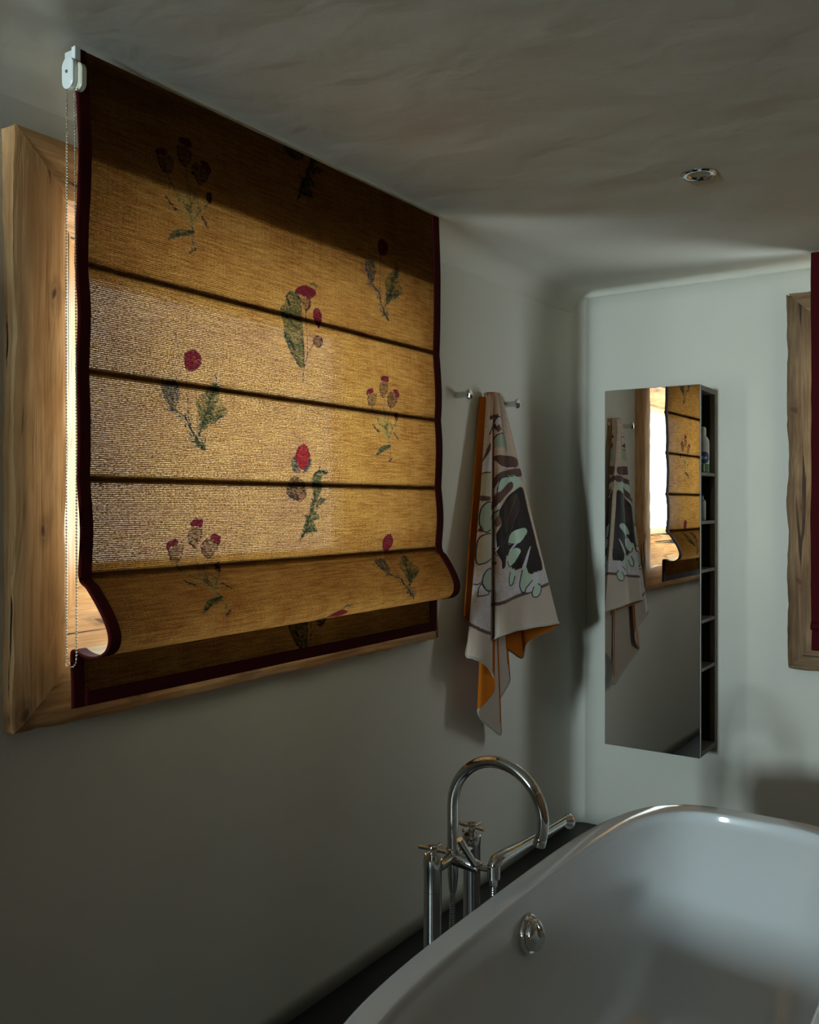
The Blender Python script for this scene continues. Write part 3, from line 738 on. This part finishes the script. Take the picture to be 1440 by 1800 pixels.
# bead chain drive at the near end of the head rail
cu, cw, cz = 1.145, .126, 2.314
box('rail_bracket', (cw-.016, 1.146, 2.330), (cw-.004, 1.160, 2.372), M['white_plastic'], b1, .002)
def stadium(name, c, half_w, half_h, u0, u1, mat, parent):
    V, F = [], []
    n = 24; ring = []
    for k in range(n):
        t = 2*PI*k/n; sx = math.cos(t)*half_w; sz = math.sin(t)*half_w+(half_h-half_w)*(1 if math.sin(t) >= 0 else -1)
        ring.append((sx, sz))
    prof = [(.88, u0), (1.0, u0+.002), (1.0, u1-.002), (.88, u1)]
    for s, u in prof:
        for a, b in ring: V.append((c[0]+a*s, u, c[1]+b*s))
    for i in range(3):
        for k in range(n): F.append((i*n+k, i*n+(k+1) % n, (i+1)*n+(k+1) % n, (i+1)*n+k))
    F.append(tuple(range(n))); F.append(tuple(3*n+k for k in range(n)))
    return auto_smooth(link(name, V, F, mat, parent), 30)
pul = stadium('chain_pulley', (cw-.012, cz), .0180, .032, 1.133, 1.146, M['white_plastic'], b1)
lathe('pulley_axle', [(.0001, 0), (.0034, 0), (.0034, .002), (.0001, .002)], (cw-.012, 1.1315, cz+.002), (0, 1, 0), M['grey_plastic'], pul, 12)
stadium('chain_guide', (cw+.002, cz-.006), .015, .028, 1.146, 1.160, M['clear_plastic'], b1)
def beads():
    xa, xb = cw-.022, cw+.010; zt, zb = cz-.030, 1.122
    path = []
    z = zt
    while z > zb+.016: path.append((xa+.0005*math.sin(z*9), z)); z -= .0062
    n = 8
    for k in range(n+1):
        a = PI+PI*k/n; path.append(((xa+xb)/2+(xb-xa)/2*math.cos(a), zb+.016+.016*math.sin(a)))
    z = zb+.018
    while z < zt: path.append((xb-.006*max(0, (z-1.6)/.7), z)); z += .0062
    bm = bmesh.new(); bmesh.ops.create_icosphere(bm, subdivisions=1, radius=.00245)
    bv = [v.co.copy() for v in bm.verts]; bf = [tuple(v.index for v in f.verts) for f in bm.faces]; bm.free()
    V, F = [], []
    for x, z in path:
        o = len(V); V += [(b.x+x, b.y+1.1395, b.z+z) for b in bv]; F += [tuple(i+o for i in f) for f in bf]
    cord = tube_geo([(x, 1.1395, z) for x, z in path], .0007, 5)
    V, F = merge((V, F), cord)
    return V, F
V, F = beads()
bc = link('bead_chain', V, F, M['bead'], b1, fix=False); tag(bc, 'fine metal bead chain loop', kind='stuff')

# ================================================================== BATHTUB
TX, TY, TZ, THX, THY = 1.087, 1.830, .57, .375, .870
def tub_ring(ix, iy, z, n=96, e=3.6):
    out = []
    for k in range(n):
        t = 2*PI*k/n; c, s = math.cos(t), math.sin(t)
        a, b = THX-ix, THY-iy
        ee = e if ix < .12 else max(2.4, e-(ix-.12)*8)
        out.append((TX+a*math.copysign(abs(c)**(2/ee), c), TY+b*math.copysign(abs(s)**(2/ee), s), z))
    return out
def tub_inset(z):
    """inset of the inner wall at height z"""
    zs = [.135, .14, .16, .20, .28, .38, .48, .545]; xs = [.26, .19, .15, .12, .10, .085, .072, .0585]
    return float(np.interp(z, zs, xs))
LV = [(.11, .20, .0), (.085, .16, .03), (.06, .11, .2), (.022, .04, .42), (.004, .008, .52), (0, 0, .545), (0, 0, .558), (.002, .002, .566), (.006, .006, .5695), (.010, .010, .570),
      (.053, .053, .5685), (.0565, .0565, .5675), (.0585, .059, .5645), (.0597, .060, .560), (.0605, .062, .550), (.0625, .065, .541), (.067, .072, .532), (.072, .115, .48), (.085, .175, .38), (.100, .24, .28), (.12, .30, .20),
      (.15, .355, .16), (.19, .42, .14), (.26, .56, .135)]
tub = thing('bathtub', (TX, TY, 0), 'white freestanding bathtub with rounded flat rim in front of the windows', 'bathtub')
V, F = [], []; n = 128
for lv in LV: V += tub_ring(*lv, n=n)
for i in range(len(LV)-1):
    for k in range(n): F.append((i*n+k, i*n+(k+1) % n, (i+1)*n+(k+1) % n, (i+1)*n+k))
V.append((TX, TY, .133)); c = len(V)-1
for k in range(n): F.append(((len(LV)-1)*n+k, (len(LV)-1)*n+(k+1) % n, c))
F.append(tuple(range(n)))
ts = link('tub_shell', V, F, M['tub'], tub)
# overflow plate on the inner left wall
oz = .486; ox = TX-THX+tub_inset(oz)-.001; oy = 1.842
nv = Vector((1, 0, .17)).normalized()
ov = lathe('overflow_plate', [(.0435, 0), (.0440, .006), (.0425, .011), (.038, .013), (.0345, .0118), (.034, .0118)], (ox, oy, oz), nv, M['chrome'], tub, 40)
lathe('overflow_knob', [(.034, .008), (.034, .024), (.032, .028), (.025, .032), (.013, .0345), (.0001, .035)], (ox, oy, oz), nv, M['chrome'], ov, 40)
up = Vector((-.17, 0, 1)).normalized()
kp = Vector((ox, oy, oz))+nv*.031
tube('overflow_grip', spline([kp+up*.030+nv*-.002, kp+up*.012+nv*.006, kp-up*.004+nv*.004], 5), [.003, .004, .005, .006, .0065, .007, .0075, .008, .008, .007, .004], M['chrome'], ov, 12)
lathe('drain_cap', [(.036, 0), (.036, .005), (.030, .009), (.0001, .010)], (TX, TY, .133), (0, 0, 1), M['chrome'], tub, 32)

# ================================================================== FLOOR-STANDING FILLER
FX = .605; Y1, Y2 = 1.727, 1.902; YM = (Y1+Y2)/2
fa = thing('bath_filler_tap', (FX, YM, 0), 'chrome floor-standing bath tap with arched spout and two cross handles', 'tap')
def column(y, ztop):
    lathe('column', [(.036, 0), (.036, .006), (.030, .010), (.0205, .012), (.0205, .5815), (.0196, .582), (.0196, .5835), (.0205, .584), (.0205, ztop-.022), (.0212, ztop-.020),
                     (.0212, ztop-.002), (.0195, ztop)], (FX, y, 0), (0, 0, 1), M['chrome'], fa, 28, 30)
    h = lathe('cross_handle', [(.0085, 0), (.0085, .008), (.012, .011), (.0125, .022), (.011, .027), (.004, .029), (.0001, .029)], (FX, y, ztop), (0, 0, 1), M['chrome'], fa, 20)
    a0 = math.radians(4 if y == Y1 else -6)
    for q in range(2):
        a = a0+q*PI/2; dx, dy = math.cos(a)*.036, math.sin(a)*.036
        tube('handle_bar', [(FX-dx, y-dy, ztop+.019), (FX-dx*.98, y-dy*.98, ztop+.019), (FX, y, ztop+.019), (FX+dx*.98, y+dy*.98, ztop+.019), (FX+dx, y+dy, ztop+.019)],
             [.003, .0042, .0042, .0042, .003], M['chrome'], h, 10)
column(Y1, .655); column(Y2, .655)
ZB = .628
tube('crossbar', [(FX, Y1+.012, ZB), (FX, YM-.02, ZB), (FX, YM, ZB), (FX, YM+.02, ZB), (FX, Y2-.012, ZB)], [.0125, .0125, .016, .0125, .0125], M['chrome'], fa, 20)
tube('mixer_body', [(FX-.012, YM, ZB), (FX+.02, YM, ZB-.002), (FX+.045, YM+.002, ZB-.006), (FX+.066, YM+.004, ZB-.010), (FX+.070, YM+.004, ZB-.011)], [.017, .017, .0155, .0145, .011], M['chrome'], fa, 20)
arc = [(FX, YM, .636)]
arc += [(FX, YM, z) for z in (.66, .70, .735)]
RA = .115; ZA = .752
for k in range(0, 25):
    a = PI-PI*k/24*1.06
    arc.append((FX+RA+RA*math.cos(a), YM, ZA+RA*math.sin(a)))
arc += [(arc[-1][0]-.0035, YM, arc[-1][2]-.012)]
tube('spout', arc, .0132, M['chrome'], fa, 24)
e = Vector(arc[-1]); ed = (Vector(arc[-1])-Vector(arc[-2])).normalized()
lathe('spout_aerator', [(.0132, -.002), (.0142, 0), (.0142, .017), (.0125, .018), (.0115, .014), (.0001, .013)], e, ed, M['chrome'], fa, 24)
lathe('spout_collar', [(.0165, 0), (.0165, .012), (.0135, .014)], (FX, YM, ZB+.010), (0, 0, 1), M['chrome'], fa, 24)
lv0 = Vector((FX+.062, YM+.0, ZB-.008)); lv1 = Vector((FX+.051, YM-.056, .697))
lv = tube('lever_handle', [lv0, lv0.lerp(lv1, .1), lv0.lerp(lv1, .96), lv1], [.0095, .0075, .0085, .0072], M['chrome'], fa, 18)
tube('shower_holder', [(FX+.064, YM+.006, ZB-.011), (FX+.080, YM+.016, ZB-.014), (FX+.092, YM+.022, ZB-.016)], [.0065, .0065, .008], M['chrome'], fa, 14)
hc = Vector((FX+.094, YM+.024, ZB-.036))
lathe('holder_cup', [(.0115, 0), (.0155, .001), (.0155, .030), (.0130, .031), (.0130, .004)], hc, (0, 0, 1), M['chrome'], fa, 24)
# hand shower resting in the holder, with its hose
hs = thing('hand_shower', hc, 'chrome hand shower lying in the bath tap holder, with ribbed hose', 'shower')
p0 = hc+Vector((0, 0, .028)); d = Vector((.045, .285, .030)); pe = p0+d
pth = spline([p0+Vector((0, 0, -.012)), p0+Vector((0, .004, .004)), p0+Vector((.004, .026, .012)), p0+d*.35+Vector((0, 0, .006)), p0+d*.7+Vector((0, 0, .002)), pe], 6)
m = len(pth)
rad = [float(np.interp(i/(m-1), [0, .12, .3, .45, .62, .8, 1], [.0115, .0130, .0160, .0148, .0112, .0100, .0105])) for i in range(m)]
tube('handle', pth, rad, M['chrome'], hs, 20)
hd = (pe-pth[-2]).normalized()
sh = lathe('spray_head', [(.0098, -.004), (.0125, .004), (.0165, .012), (.0185, .020), (.0185, .024), (.016, .0255), (.0001, .0255)], pe, (hd+Vector((0, 0, -.35))).normalized(), M['chrome'], hs, 28)
hose = [hc+Vector((0, 0, .004)), hc+Vector((0, 0, -.02)), hc+Vector((-.004, -.002, -.14)), hc+Vector((-.02, -.01, -.34)), (FX+.052, YM-.004, .13), (FX+.02, YM-.012, .10), (FX, YM-.010, .16), (FX-.002, YM-.006, .34), (FX, YM-.002, .52), (FX, YM, .60)]
hp = spline(hose, 60)
tot = 0; rr_ = []
for i, p in enumerate(hp):
    if i: tot += (p-hp[i-1]).length
    rr_.append(.0068+.0007*math.sin(tot/.0055*2*PI))
# resample so that each rib keeps several rings
cum = [0]
for a, b in zip(hp[:-1], hp[1:]): cum.append(cum[-1]+(b-a).length)
ns = int(cum[-1]/.0014); hp2 = []; rr2 = []; j = 0
for k in range(ns+1):
    sdist = cum[-1]*k/ns
    while j < len(cum)-2 and cum[j+1] < sdist: j += 1
    t = (sdist-cum[j])/max(1e-9, cum[j+1]-cum[j]); hp2.append(hp[j].lerp(hp[j+1], t)); rr2.append(.0066+.0008*math.sin(sdist/.0056*2*PI))
V, F = tube_geo(hp2, rr2, 12); link('hose', V, F, M['hose'], hs)
tube('hose_nut', [hc+Vector((0, 0, .003)), hc+Vector((0, 0, -.014)), hc+Vector((0, 0, -.018))], [.0098, .0098, .0085], M['chrome'], hs, 16)
tube('hose_nut', [(FX, YM, ZB-.012), (FX, YM, .585), (FX, YM, .560), (FX, YM-.001, .55)], [.0128, .0128, .0100, .0085], M['chrome'], hs, 18)

# ================================================================== MIRROR CABINET
CX0, CX1, CY0, CY1, CZ0, CZ1 = .243, .642, 3.644, ROOM_Y-.0005, .438, 1.924
cab = thing('mirror_cabinet', (CX1, CY1, CZ0), 'tall narrow mirror-fronted cabinet with open side shelves on the back wall', 'cabinet')
box('mirror_door', (CX0, CY0, CZ0), (CX1, CY0+.008, CZ1), M['mirror'], cab, .0015)
box('door_back', (CX0+.001, CY0+.008, CZ0+.001), (CX1-.0005, CY0+.022, CZ1-.001), M['carcass'], cab, .001)
box('side_panel', (CX0+.004, CY0+.022, CZ0+.002), (CX0+.022, CY1, CZ1-.002), M['carcass'], cab, .001)
box('partition_panel', (CX1-.150, CY0+.022, CZ0+.02), (CX1-.136, CY1-.014, CZ1-.02), M['carcass'], cab, .001)
box('back_panel', (CX0+.022, CY1-.013, CZ0+.002), (CX1-.022, CY1, CZ1-.002), M['carcass'], cab, .001)
box('rear_stile', (CX1-.022, CY1-.034, CZ0+.002), (CX1, CY1, CZ1-.002), M['carcass_edge'], cab, .001)
box('top_panel', (CX0+.022, CY0+.022, CZ1-.022), (CX1, CY1-.034, CZ1-.002), M['carcass_edge'], cab, .001)
box('bottom_panel', (CX0+.022, CY0+.022, CZ0+.002), (CX1, CY1-.034, CZ0+.022), M['carcass_edge'], cab, .001)
SH = [1.575, 1.380, 1.185, .983, .790]
for z in SH: box('shelf', (CX1-.136, CY0+.022, z-.013), (CX1-.0015, CY1-.034, z), M['carcass_edge'], cab, .001)
cab.rotation_euler = (0, 0, -.004)
# bottles on the two upper shelves
can = thing('spray_bottle', (CX1-.038, 3.800, SH[0]), 'white spray bottle with blue round label and green base on cabinet shelf', 'bottle')
bx, by, bz = CX1-.036, 3.800, SH[0]+.0012
lathe('body', [(.0245, 0), (.026, .003), (.026, .120), (.025, .132), (.020, .144), (.013, .152), (.0125, .155)], (bx, by, bz), (0, 0, 1), M['can_white'], can, 32)
lathe('cap', [(.0135, 0), (.0135, .026), (.0115, .034), (.006, .037), (.0001, .0375)], (bx, by, bz+.153), (0, 0, 1), M['white_plastic'], can, 24)
lathe('base_band', [(.0262, 0), (.0262, .034)], (bx, by, bz+.002), (0, 0, 1), M['can_green'], can, 32)
def patch(name, c, rad, a_mid, z_mid, half, mat, parent, shape=None, n=14):
    """thin printed label wrapped round a bottle"""
    V, F = [], []
    if shape is None:
        V.append((c[0]+rad*math.cos(a_mid), c[1]+rad*math.sin(a_mid), z_mid))
        rings = 5; m = 28
        for q in range(1, rings+1):
            for k in range(m):
                t = 2*PI*k/m; a = a_mid+half*q/rings*math.cos(t)/rad; V.append((c[0]+rad*math.cos(a), c[1]+rad*math.sin(a), z_mid+half*q/rings*math.sin(t)))
        for k in range(m): F.append((0, 1+k, 1+(k+1) % m))
        for q in range(rings-1):
            for k in range(m): F.append((1+q*m+k, 1+q*m+(k+1) % m, 1+(q+1)*m+(k+1) % m, 1+(q+1)*m+k))
    else:
        for (p, q, w) in shape:
            steps = 6; b = len(V)
            dx, dz = q[0]-p[0], q[1]-p[1]; l = math.hypot(dx, dz); nx, nz = -dz/l*w/2, dx/l*w/2
            for k in range(steps+1):
                s, z = p[0]+dx*k/steps, p[1]+dz*k/steps
                for sg in (1, -1):
                    a = a_mid+(s+nx*sg)/rad; V.append((c[0]+rad*math.cos(a), c[1]+rad*math.sin(a), z_mid+z+nz*sg))
            for k in range(steps): F.append((b+2*k, b+2*k+1, b+2*k+3, b+2*k+2))
    o = link(name, V, F, mat, parent)
    return o
AM = -1.02
lab = patch('round_label', (bx, by), .02625, AM, bz+.062, .0245, M['can_blue'], can)
k = .001
patch('label_lettering', (bx, by), .0265, AM, bz+.062, 0, M['can_print'], lab, [((-12*k, -5*k), (-10*k, 6*k), 2.4*k), ((-10*k, 6*k), (-5*k, 5*k), 2.2*k), ((-5*k, 5*k), (-10*k, 0), 2.2*k), ((-10*k, 0), (-4*k, -6*k), 2.2*k),
      ((-3*k, -4*k), (0, -5*k), 2*k), ((0, -5*k), (1.5*k, 1*k), 2*k), ((1.5*k, 1*k), (-3*k, 1*k), 1.8*k), ((4*k, -6*k), (6*k, 6*k), 2.4*k), ((9*k, -5*k), (12*k, 3*k), 2.2*k)])
for q, s in enumerate((.006, -.002)):
    patch('label_stripe', (bx, by), .0264, AM-.55+q*.5, bz+.019, 0, M['can_print'] if q == 0 else M['white_plastic'], can, [((0, -.016), (0, .016), .006)])
SH[1] += .0012
jar = thing('small_bottle', (CX1-.040, 3.792, SH[1]), 'small grey bottle on the second shelf of the mirror cabinet', 'bottle')
lathe('body', [(.017, 0), (.0185, .003), (.0185, .074), (.016, .082), (.010, .086)], (CX1-.040, 3.792, SH[1]), (0, 0, 1), M['lotion'], jar, 28)
lathe('cap', [(.0105, 0), (.0105, .014), (.009, .017), (.0001, .0175)], (CX1-.040, 3.792, SH[1]+.085), (0, 0, 1), M['grey_plastic'], jar, 20)

# ================================================================== WALL HOOKS
HZ = 1.842
for y, lab_ in ((2.835, 'leftmost chrome peg of the wall hooks, bare, next to the ochre blind'), (3.02, 'chrome peg on the left wall hidden under the hanging towel'),
                (3.212, 'chrome peg on the left wall between towel and corner, bare')):
    hk = thing('wall_hook', (0, y, HZ), lab_, 'hook', 'chrome pegs on the left wall')
    lathe('peg', [(.0115, .0005), (.0115, .048)], (0, y, HZ), (1, 0, 0), M['chrome'], hk, 20)
    lathe('peg_cap', [(.0115, .047), (.0185, .049), (.0190, .052), (.0190, .056), (.0165, .0595), (.009, .061), (.0001, .0615)], (0, y, HZ), (1, 0, 0), M['chrome'], hk, 28)

# ================================================================== DOWNLIGHT
dx, dy, dz = .928, 2.648, 2.403
dl = thing('ceiling_downlight', (dx, dy, dz), 'round chrome recessed spotlight in the plaster ceiling', 'lamp')
lathe('trim_ring', [(.026, -.001), (.030, -.006), (.036, -.0095), (.044, -.0100), (.0495, -.0060), (.051, .004)], (dx, dy, dz), (0, 0, 1), M['chrome'], dl, 48)
lathe('reflector', [(.026, -.001), (.024, -.0005), (.020, .006), (.015, .010), (.0001, .011)], (dx, dy, dz), (0, 0, 1), M['black'], dl, 40)
lathe('lamp_lens', [(.0165, .002), (.0155, -.001), (.008, -.0025), (.0001, -.003)], (dx, dy, dz), (0, 0, 1), M['lamp_glass'], dl, 32)

# ================================================================== TOWEL
KH = 3.35/1604/2.6875; H0 = 60*3.35/1604; Z0 = 1.45+245*3.35/1604
CA, SA = math.cos(math.radians(33.95)), math.sin(math.radians(33.95))
# hem of the hanging cloth in order: (along the wall y, off the wall x, z)
HEMB = [(2.834, 0.034, 1.043), (2.88, 0.026, 1.021), (3.008, 0.016, 0.989)]
HEM = [(2.958,0.015,1.026), (2.868,0.045,0.986), (2.763,0.085,0.922), (2.768,0.11,0.91), (2.803,0.122,0.894), (2.856,0.12,0.868), (2.915,0.106,0.829), (2.923,0.106,0.774), (2.885,0.099,0.742), (2.843,0.09,0.714), (2.895,0.072,0.667), (2.977,0.06,0.62), (3.066,0.055,0.573), (3.08,0.05,0.602), (3.053,0.045,0.646), (3.066,0.04,0.686), (3.126,0.04,0.723), (3.181,0.036,0.758), (3.174,0.032,0.803), (3.135,0.03,0.866), (3.071,0.035,0.914), (2.999,0.06,0.938), (2.934,0.1,0.954), (2.91,0.132,0.97), (2.951,0.147,0.978), (3.041,0.138,0.978), (3.109,0.141,0.976), (3.164,0.152,0.978), (3.275,0.152,0.972), (3.399,0.146,0.965), (3.368,0.118,0.938), (3.307,0.092,0.921), (3.256,0.07,0.898), (3.251,0.055,0.839), (3.192,0.04,0.868), (3.126,0.025,0.902), (3.068,0.012,0.939)]

def towel():
    hemc = [(a, b, c) for a, b, c in HEM]
    hem = np.array([tuple(p) for p in spline(hemc, 28)])
    nc = len(hem); nr = 430
    ln = np.concatenate([[0], np.cumsum(np.linalg.norm(hem[1:]-hem[:-1], axis=1))]); s = ln/ln[-1]
    # gathered on the peg: cloth runs over it from the wall to the cap
    ang = np.clip((hem[:, 0]-3.05)/.36, -1, 1)
    top = np.stack([3.022+.034*ang, .006+.067*np.clip(hem[:, 1]/.15, 0, 1)**.8, 1.868-.008*ang**2], 1)
    v = np.linspace(0, 1, nr)[:, None]
    P = top[None]*(1-v[..., None])+hem[None]*v[..., None]
    # cloth hangs: spreads a little faster low down than a straight cone, pleats near the peg
    bell = (.012*np.sin(PI*v**1.1))[..., None]
    cen = top.mean(0)[None, None]*(1-v[..., None])+hem.mean(0)[None, None]*v[..., None]
    off = (P-cen); off[..., 2] = 0
    P = P-off*bell*1.0
    pl = .0042*np.sin(s*2*PI*11)[None]*np.exp(-v*4.0)+.003*(vnoise(s[None]*14+0*v, v*3+0*s[None], 3)-.5)*np.sin(PI*v)
    P[..., 1] += pl; P[..., 0] += pl*.6
    rise = .012*np.exp(-(v*nr/12)**2)      # rounding over the peg
    P[..., 1] -= (rise*.5*(P[..., 1]/.06)).clip(0, .01)
    P[..., 1] = np.maximum(P[..., 1], .007)
    # orientation
    h = (P[..., 0].copy())
    h = (P[..., 1]-1.705)*CA+P[..., 0]*SA
    W = np.stack([P[..., 1], P[..., 0], P[..., 2]], -1)
    X = (h-H0)/KH; Y = (Z0-P[..., 2])/KH
    jit = 1.2*(vnoise(X*.35, Y*.35, 5)-.5); Xj, Yj = X+jit, Y+jit*.6
    C = np.ones(X.shape+(4,)); 
    beige, lav, border = np.array((.56, .42, .33)), np.array((.52, .475, .49)), np.array((.48, .395, .33))
    t = np.clip((Y-880)/160+.6*(vnoise(X/60, Y/60, 9)-.5), 0, 1)[..., None]
    C[..., :3] = beige*(1-t)+lav*t
    C[..., :3] *= (.9+.2*vnoise(X/9, Y/9, 31))[..., None]
    def P_(c, pts): C[in_poly(Xj, Yj, soft(pts, True)), :3] = c
    def S_(c, w, pts): C[in_stroke(Xj, Yj, soft(pts, False), w), :3] = c
    line = (.020, .024, .045); brown = (.115, .060, .048); dark = (.022, .014, .013); mint = (.45, .58, .46); cream = (.47, .42, .31); wht = (.58, .55, .60); grey = (.35, .39, .31)
    # plain border below a brown line
    yl = np.where(X < 218, 1205+(X-110)*.55, 1133-(X-225)*.19)
    C[(Y > yl), :3] = border
    C[(Y > yl-9) & (Y < yl+7), :3] = brown
    # left petals
    P_(wht, [(172,520),(180,480),(205,405),(222,400),(222,520)]); P_(brown, [(176,480),(205,400),(222,372),(222,405),(190,455)])
    P_(cream, [(160,545),(180,515),(222,512),(222,622),(160,622)]); S_(line, 5, [(160,545),(182,517),(222,512)])
    P_(brown, [(155,620),(222,626),(222,648),(155,645)])
    P_(grey, [(163,745),(172,680),(205,650),(222,655),(222,770),(196,792),(172,775)]); S_(line, 6, [(222,652),(200,655),(172,685),(163,745),(174,778),(196,793),(222,780)])
    P_(brown, [(150,790),(172,760),(185,790)])
    P_(cream, [(146,925),(150,850),(168,812),(205,800),(222,802),(222,925),(170,938)]); S_(line, 6, [(222,800),(200,800),(165,815),(149,855),(146,930),(180,936),(222,918)])
    P_(grey, [(174,1030),(180,985),(205,965),(222,962),(222,1070),(190,1055)]); S_(line, 6, [(222,962),(200,966),(180,990),(174,1030),(195,1058),(222,1068)])
    S_(line, 5, [(130,1028),(150,1030),(172,1018)]); S_(line, 5, [(150,1080),(155,1048),(172,1028),(190,1052),(208,1078),(150,1082)])
    # right panel, upper half
    P_(brown, [(222,240),(268,228),(262,242),(222,262)]); P_(wht, [(218,262),(240,255),(225,310),(217,330)]); S_(line, 6, [(220,330),(232,300),(246,262),(266,240)])
    P_(brown, [(236,290),(258,262),(285,300),(262,318)]); P_(lav, [(245,262),(276,238),(278,268),(256,290)]); S_(line, 5, [(243,270),(258,248),(278,240)])
    S_(line, 6, [(236,365),(252,335),(290,318)]); P_(grey, [(240,372),(255,340),(292,322),(312,380),(300,440),(238,430)]); 
    P_(beige*1.05, [(236,395),(300,385),(322,440),(240,440)])
    P_(brown, [(234,440),(262,428),(360,432),(368,480),(285,475),(255,455)]); S_(line, 4, [(236,448),(256,458),(280,476),(330,482)])
    P_(brown, [(232,560),(268,512),(380,485),(392,524),(290,532),(258,560),(240,590)])
    P_(mint, [(254,615),(262,565),(284,535),(352,522),(398,560),(330,592),(280,622)]); S_(line, 5, [(254,615),(262,565),(284,535),(344,525)])
    P_(wht, [(230,605),(262,560),(250,602),(232,622)])
    P_(brown, [(226,660),(250,610),(272,600),(330,552),(342,582),(290,632),(262,662),(228,690)])
    P_(wht, [(224,700),(264,655),(268,668),(232,712)]); P_(grey, [(222,760),(232,705),(268,690),(272,740),(240,800),(222,805)]); S_(line, 5, [(224,730),(240,702),(270,688)])
    P_((.18, .10, .07), [(238,745),(268,705),(292,700),(285,740),(252,770)])
    # dark mass of leaves
    P_(dark, [(262,700),(300,640),(345,600),(398,580),(424,670),(448,750),(482,870),(515,985),(480,1000),(452,1035),(432,1020),(405,1000),(392,975),(345,985),(352,1005),(330,965),(322,930),(300,905),(292,955),(276,965),(272,930),(258,905),(248,885),(262,860),(240,875),(232,855),(248,800),(276,750)])
    P_((.055, .030, .026), [(300,660),(360,610),(380,680),(330,760),(300,800),(290,740)])
    S_((.10, .09, .08), 3, [(300,760),(345,660),(362,612)]); S_((.10, .09, .08), 3, [(330,780),(372,690)]); S_((.10, .085, .07), 3, [(285,850),(340,770)])
    P_(mint, [(312,850),(322,812),(350,790),(408,780),(420,806),(372,852),(330,856)]); S_(line, 5, [(312,850),(372,854),(420,808)])
    P_(wht, [(316,885),(352,848),(366,852),(322,890)])
    P_(mint, [(306,935),(314,895),(345,875),(376,880),(378,900),(342,948),(318,960)]); S_(line, 5, [(306,935),(318,962),(344,948)])
    P_(wht, [(350,1050),(390,965),(426,890),(442,872),(424,930),(400,1000),(372,1075),(345,1080)])
    P_(mint, [(313,1045),(322,990),(346,972),(347,1012),(330,1048)]); S_(line, 6, [(322,988),(313,1020),(318,1050),(334,1044),(348,1010)])
    P_(wht, [(420,1030),(472,1000),(490,1040),(470,1085),(400,1090)])
    P_(mint, [(375,1050),(390,985),(412,972),(425,1000),(446,1012),(442,1040),(408,1070),(398,1092)]); S_(line, 6, [(390,985),(374,1050),(384,1086),(400,1092),(412,1070),(446,1040)])
    P_(mint, [(446,1108),(456,1075),(488,1062),(500,1080),(492,1110),(468,1122)]); S_(line, 6, [(456,1072),(444,1100),(450,1118),(470,1124),(494,1112),(502,1078),(484,1060)])
    P_(lav, [(232,820),(246,800),(250,870),(232,868)]); S_(line, 4, [(230,870),(252,905),(262,880)])
    P_(brown, [(228,935),(250,932),(246,945),(228,947)])
    # back and lower folds carry the far side of the same print
    C[(v > .987) & (s[None] >= 0), :3] = (.46, .42, .36)
    tw = thing('bath_towel', (.0, 3.02, 1.86), 'beige floral-printed bath towel with orange inside hanging from a wall peg', 'towel')
    o = grid_obj('towel_cloth', W, [M['towel'], M['towel_inside'], M['towel_hem']], tw, flip=TOWEL_FLIP)
    col_attr(o, 'print', C)
    sm = o.modifiers.new('thick', 'SOLIDIFY'); sm.thickness = .006; sm.offset = -1; sm.material_offset = 1; sm.material_offset_rim = 2
    # woven hem piping along the free edge
    e = [tuple(p) for p in W[-1][::3]]
    tube('hem_piping', e, .0042, M['towel_hem'], tw, 8)
    # the rear half of the cloth, orange towards the room, shows along the near edge
    nb = 24; f = np.linspace(0, 1, nb)[None]; vv = np.linspace(0, 1, 60)[:, None]
    hb = np.array(HEMB)
    hx = np.interp(f[0], np.linspace(0, 1, len(hb)), hb[:, 0]); hw = np.interp(f[0], np.linspace(0, 1, len(hb)), hb[:, 1]); hz = np.interp(f[0], np.linspace(0, 1, len(hb)), hb[:, 2])
    B = np.stack([ (.012+.02*f)*(1-vv)+hw[None]*vv, (2.985+.03*f)*(1-vv)+hx[None]*vv, 1.85*(1-vv)+hz[None]*vv + 0*f], -1)
    bk = grid_obj('towel_rear_layer', B, [M['towel_inside'], M['towel_inside'], M['towel_hem']], tw)
    bs = bk.modifiers.new('thick', 'SOLIDIFY'); bs.thickness = .004; bs.offset = 0
    return tw
TOWEL_FLIP = True
towel()
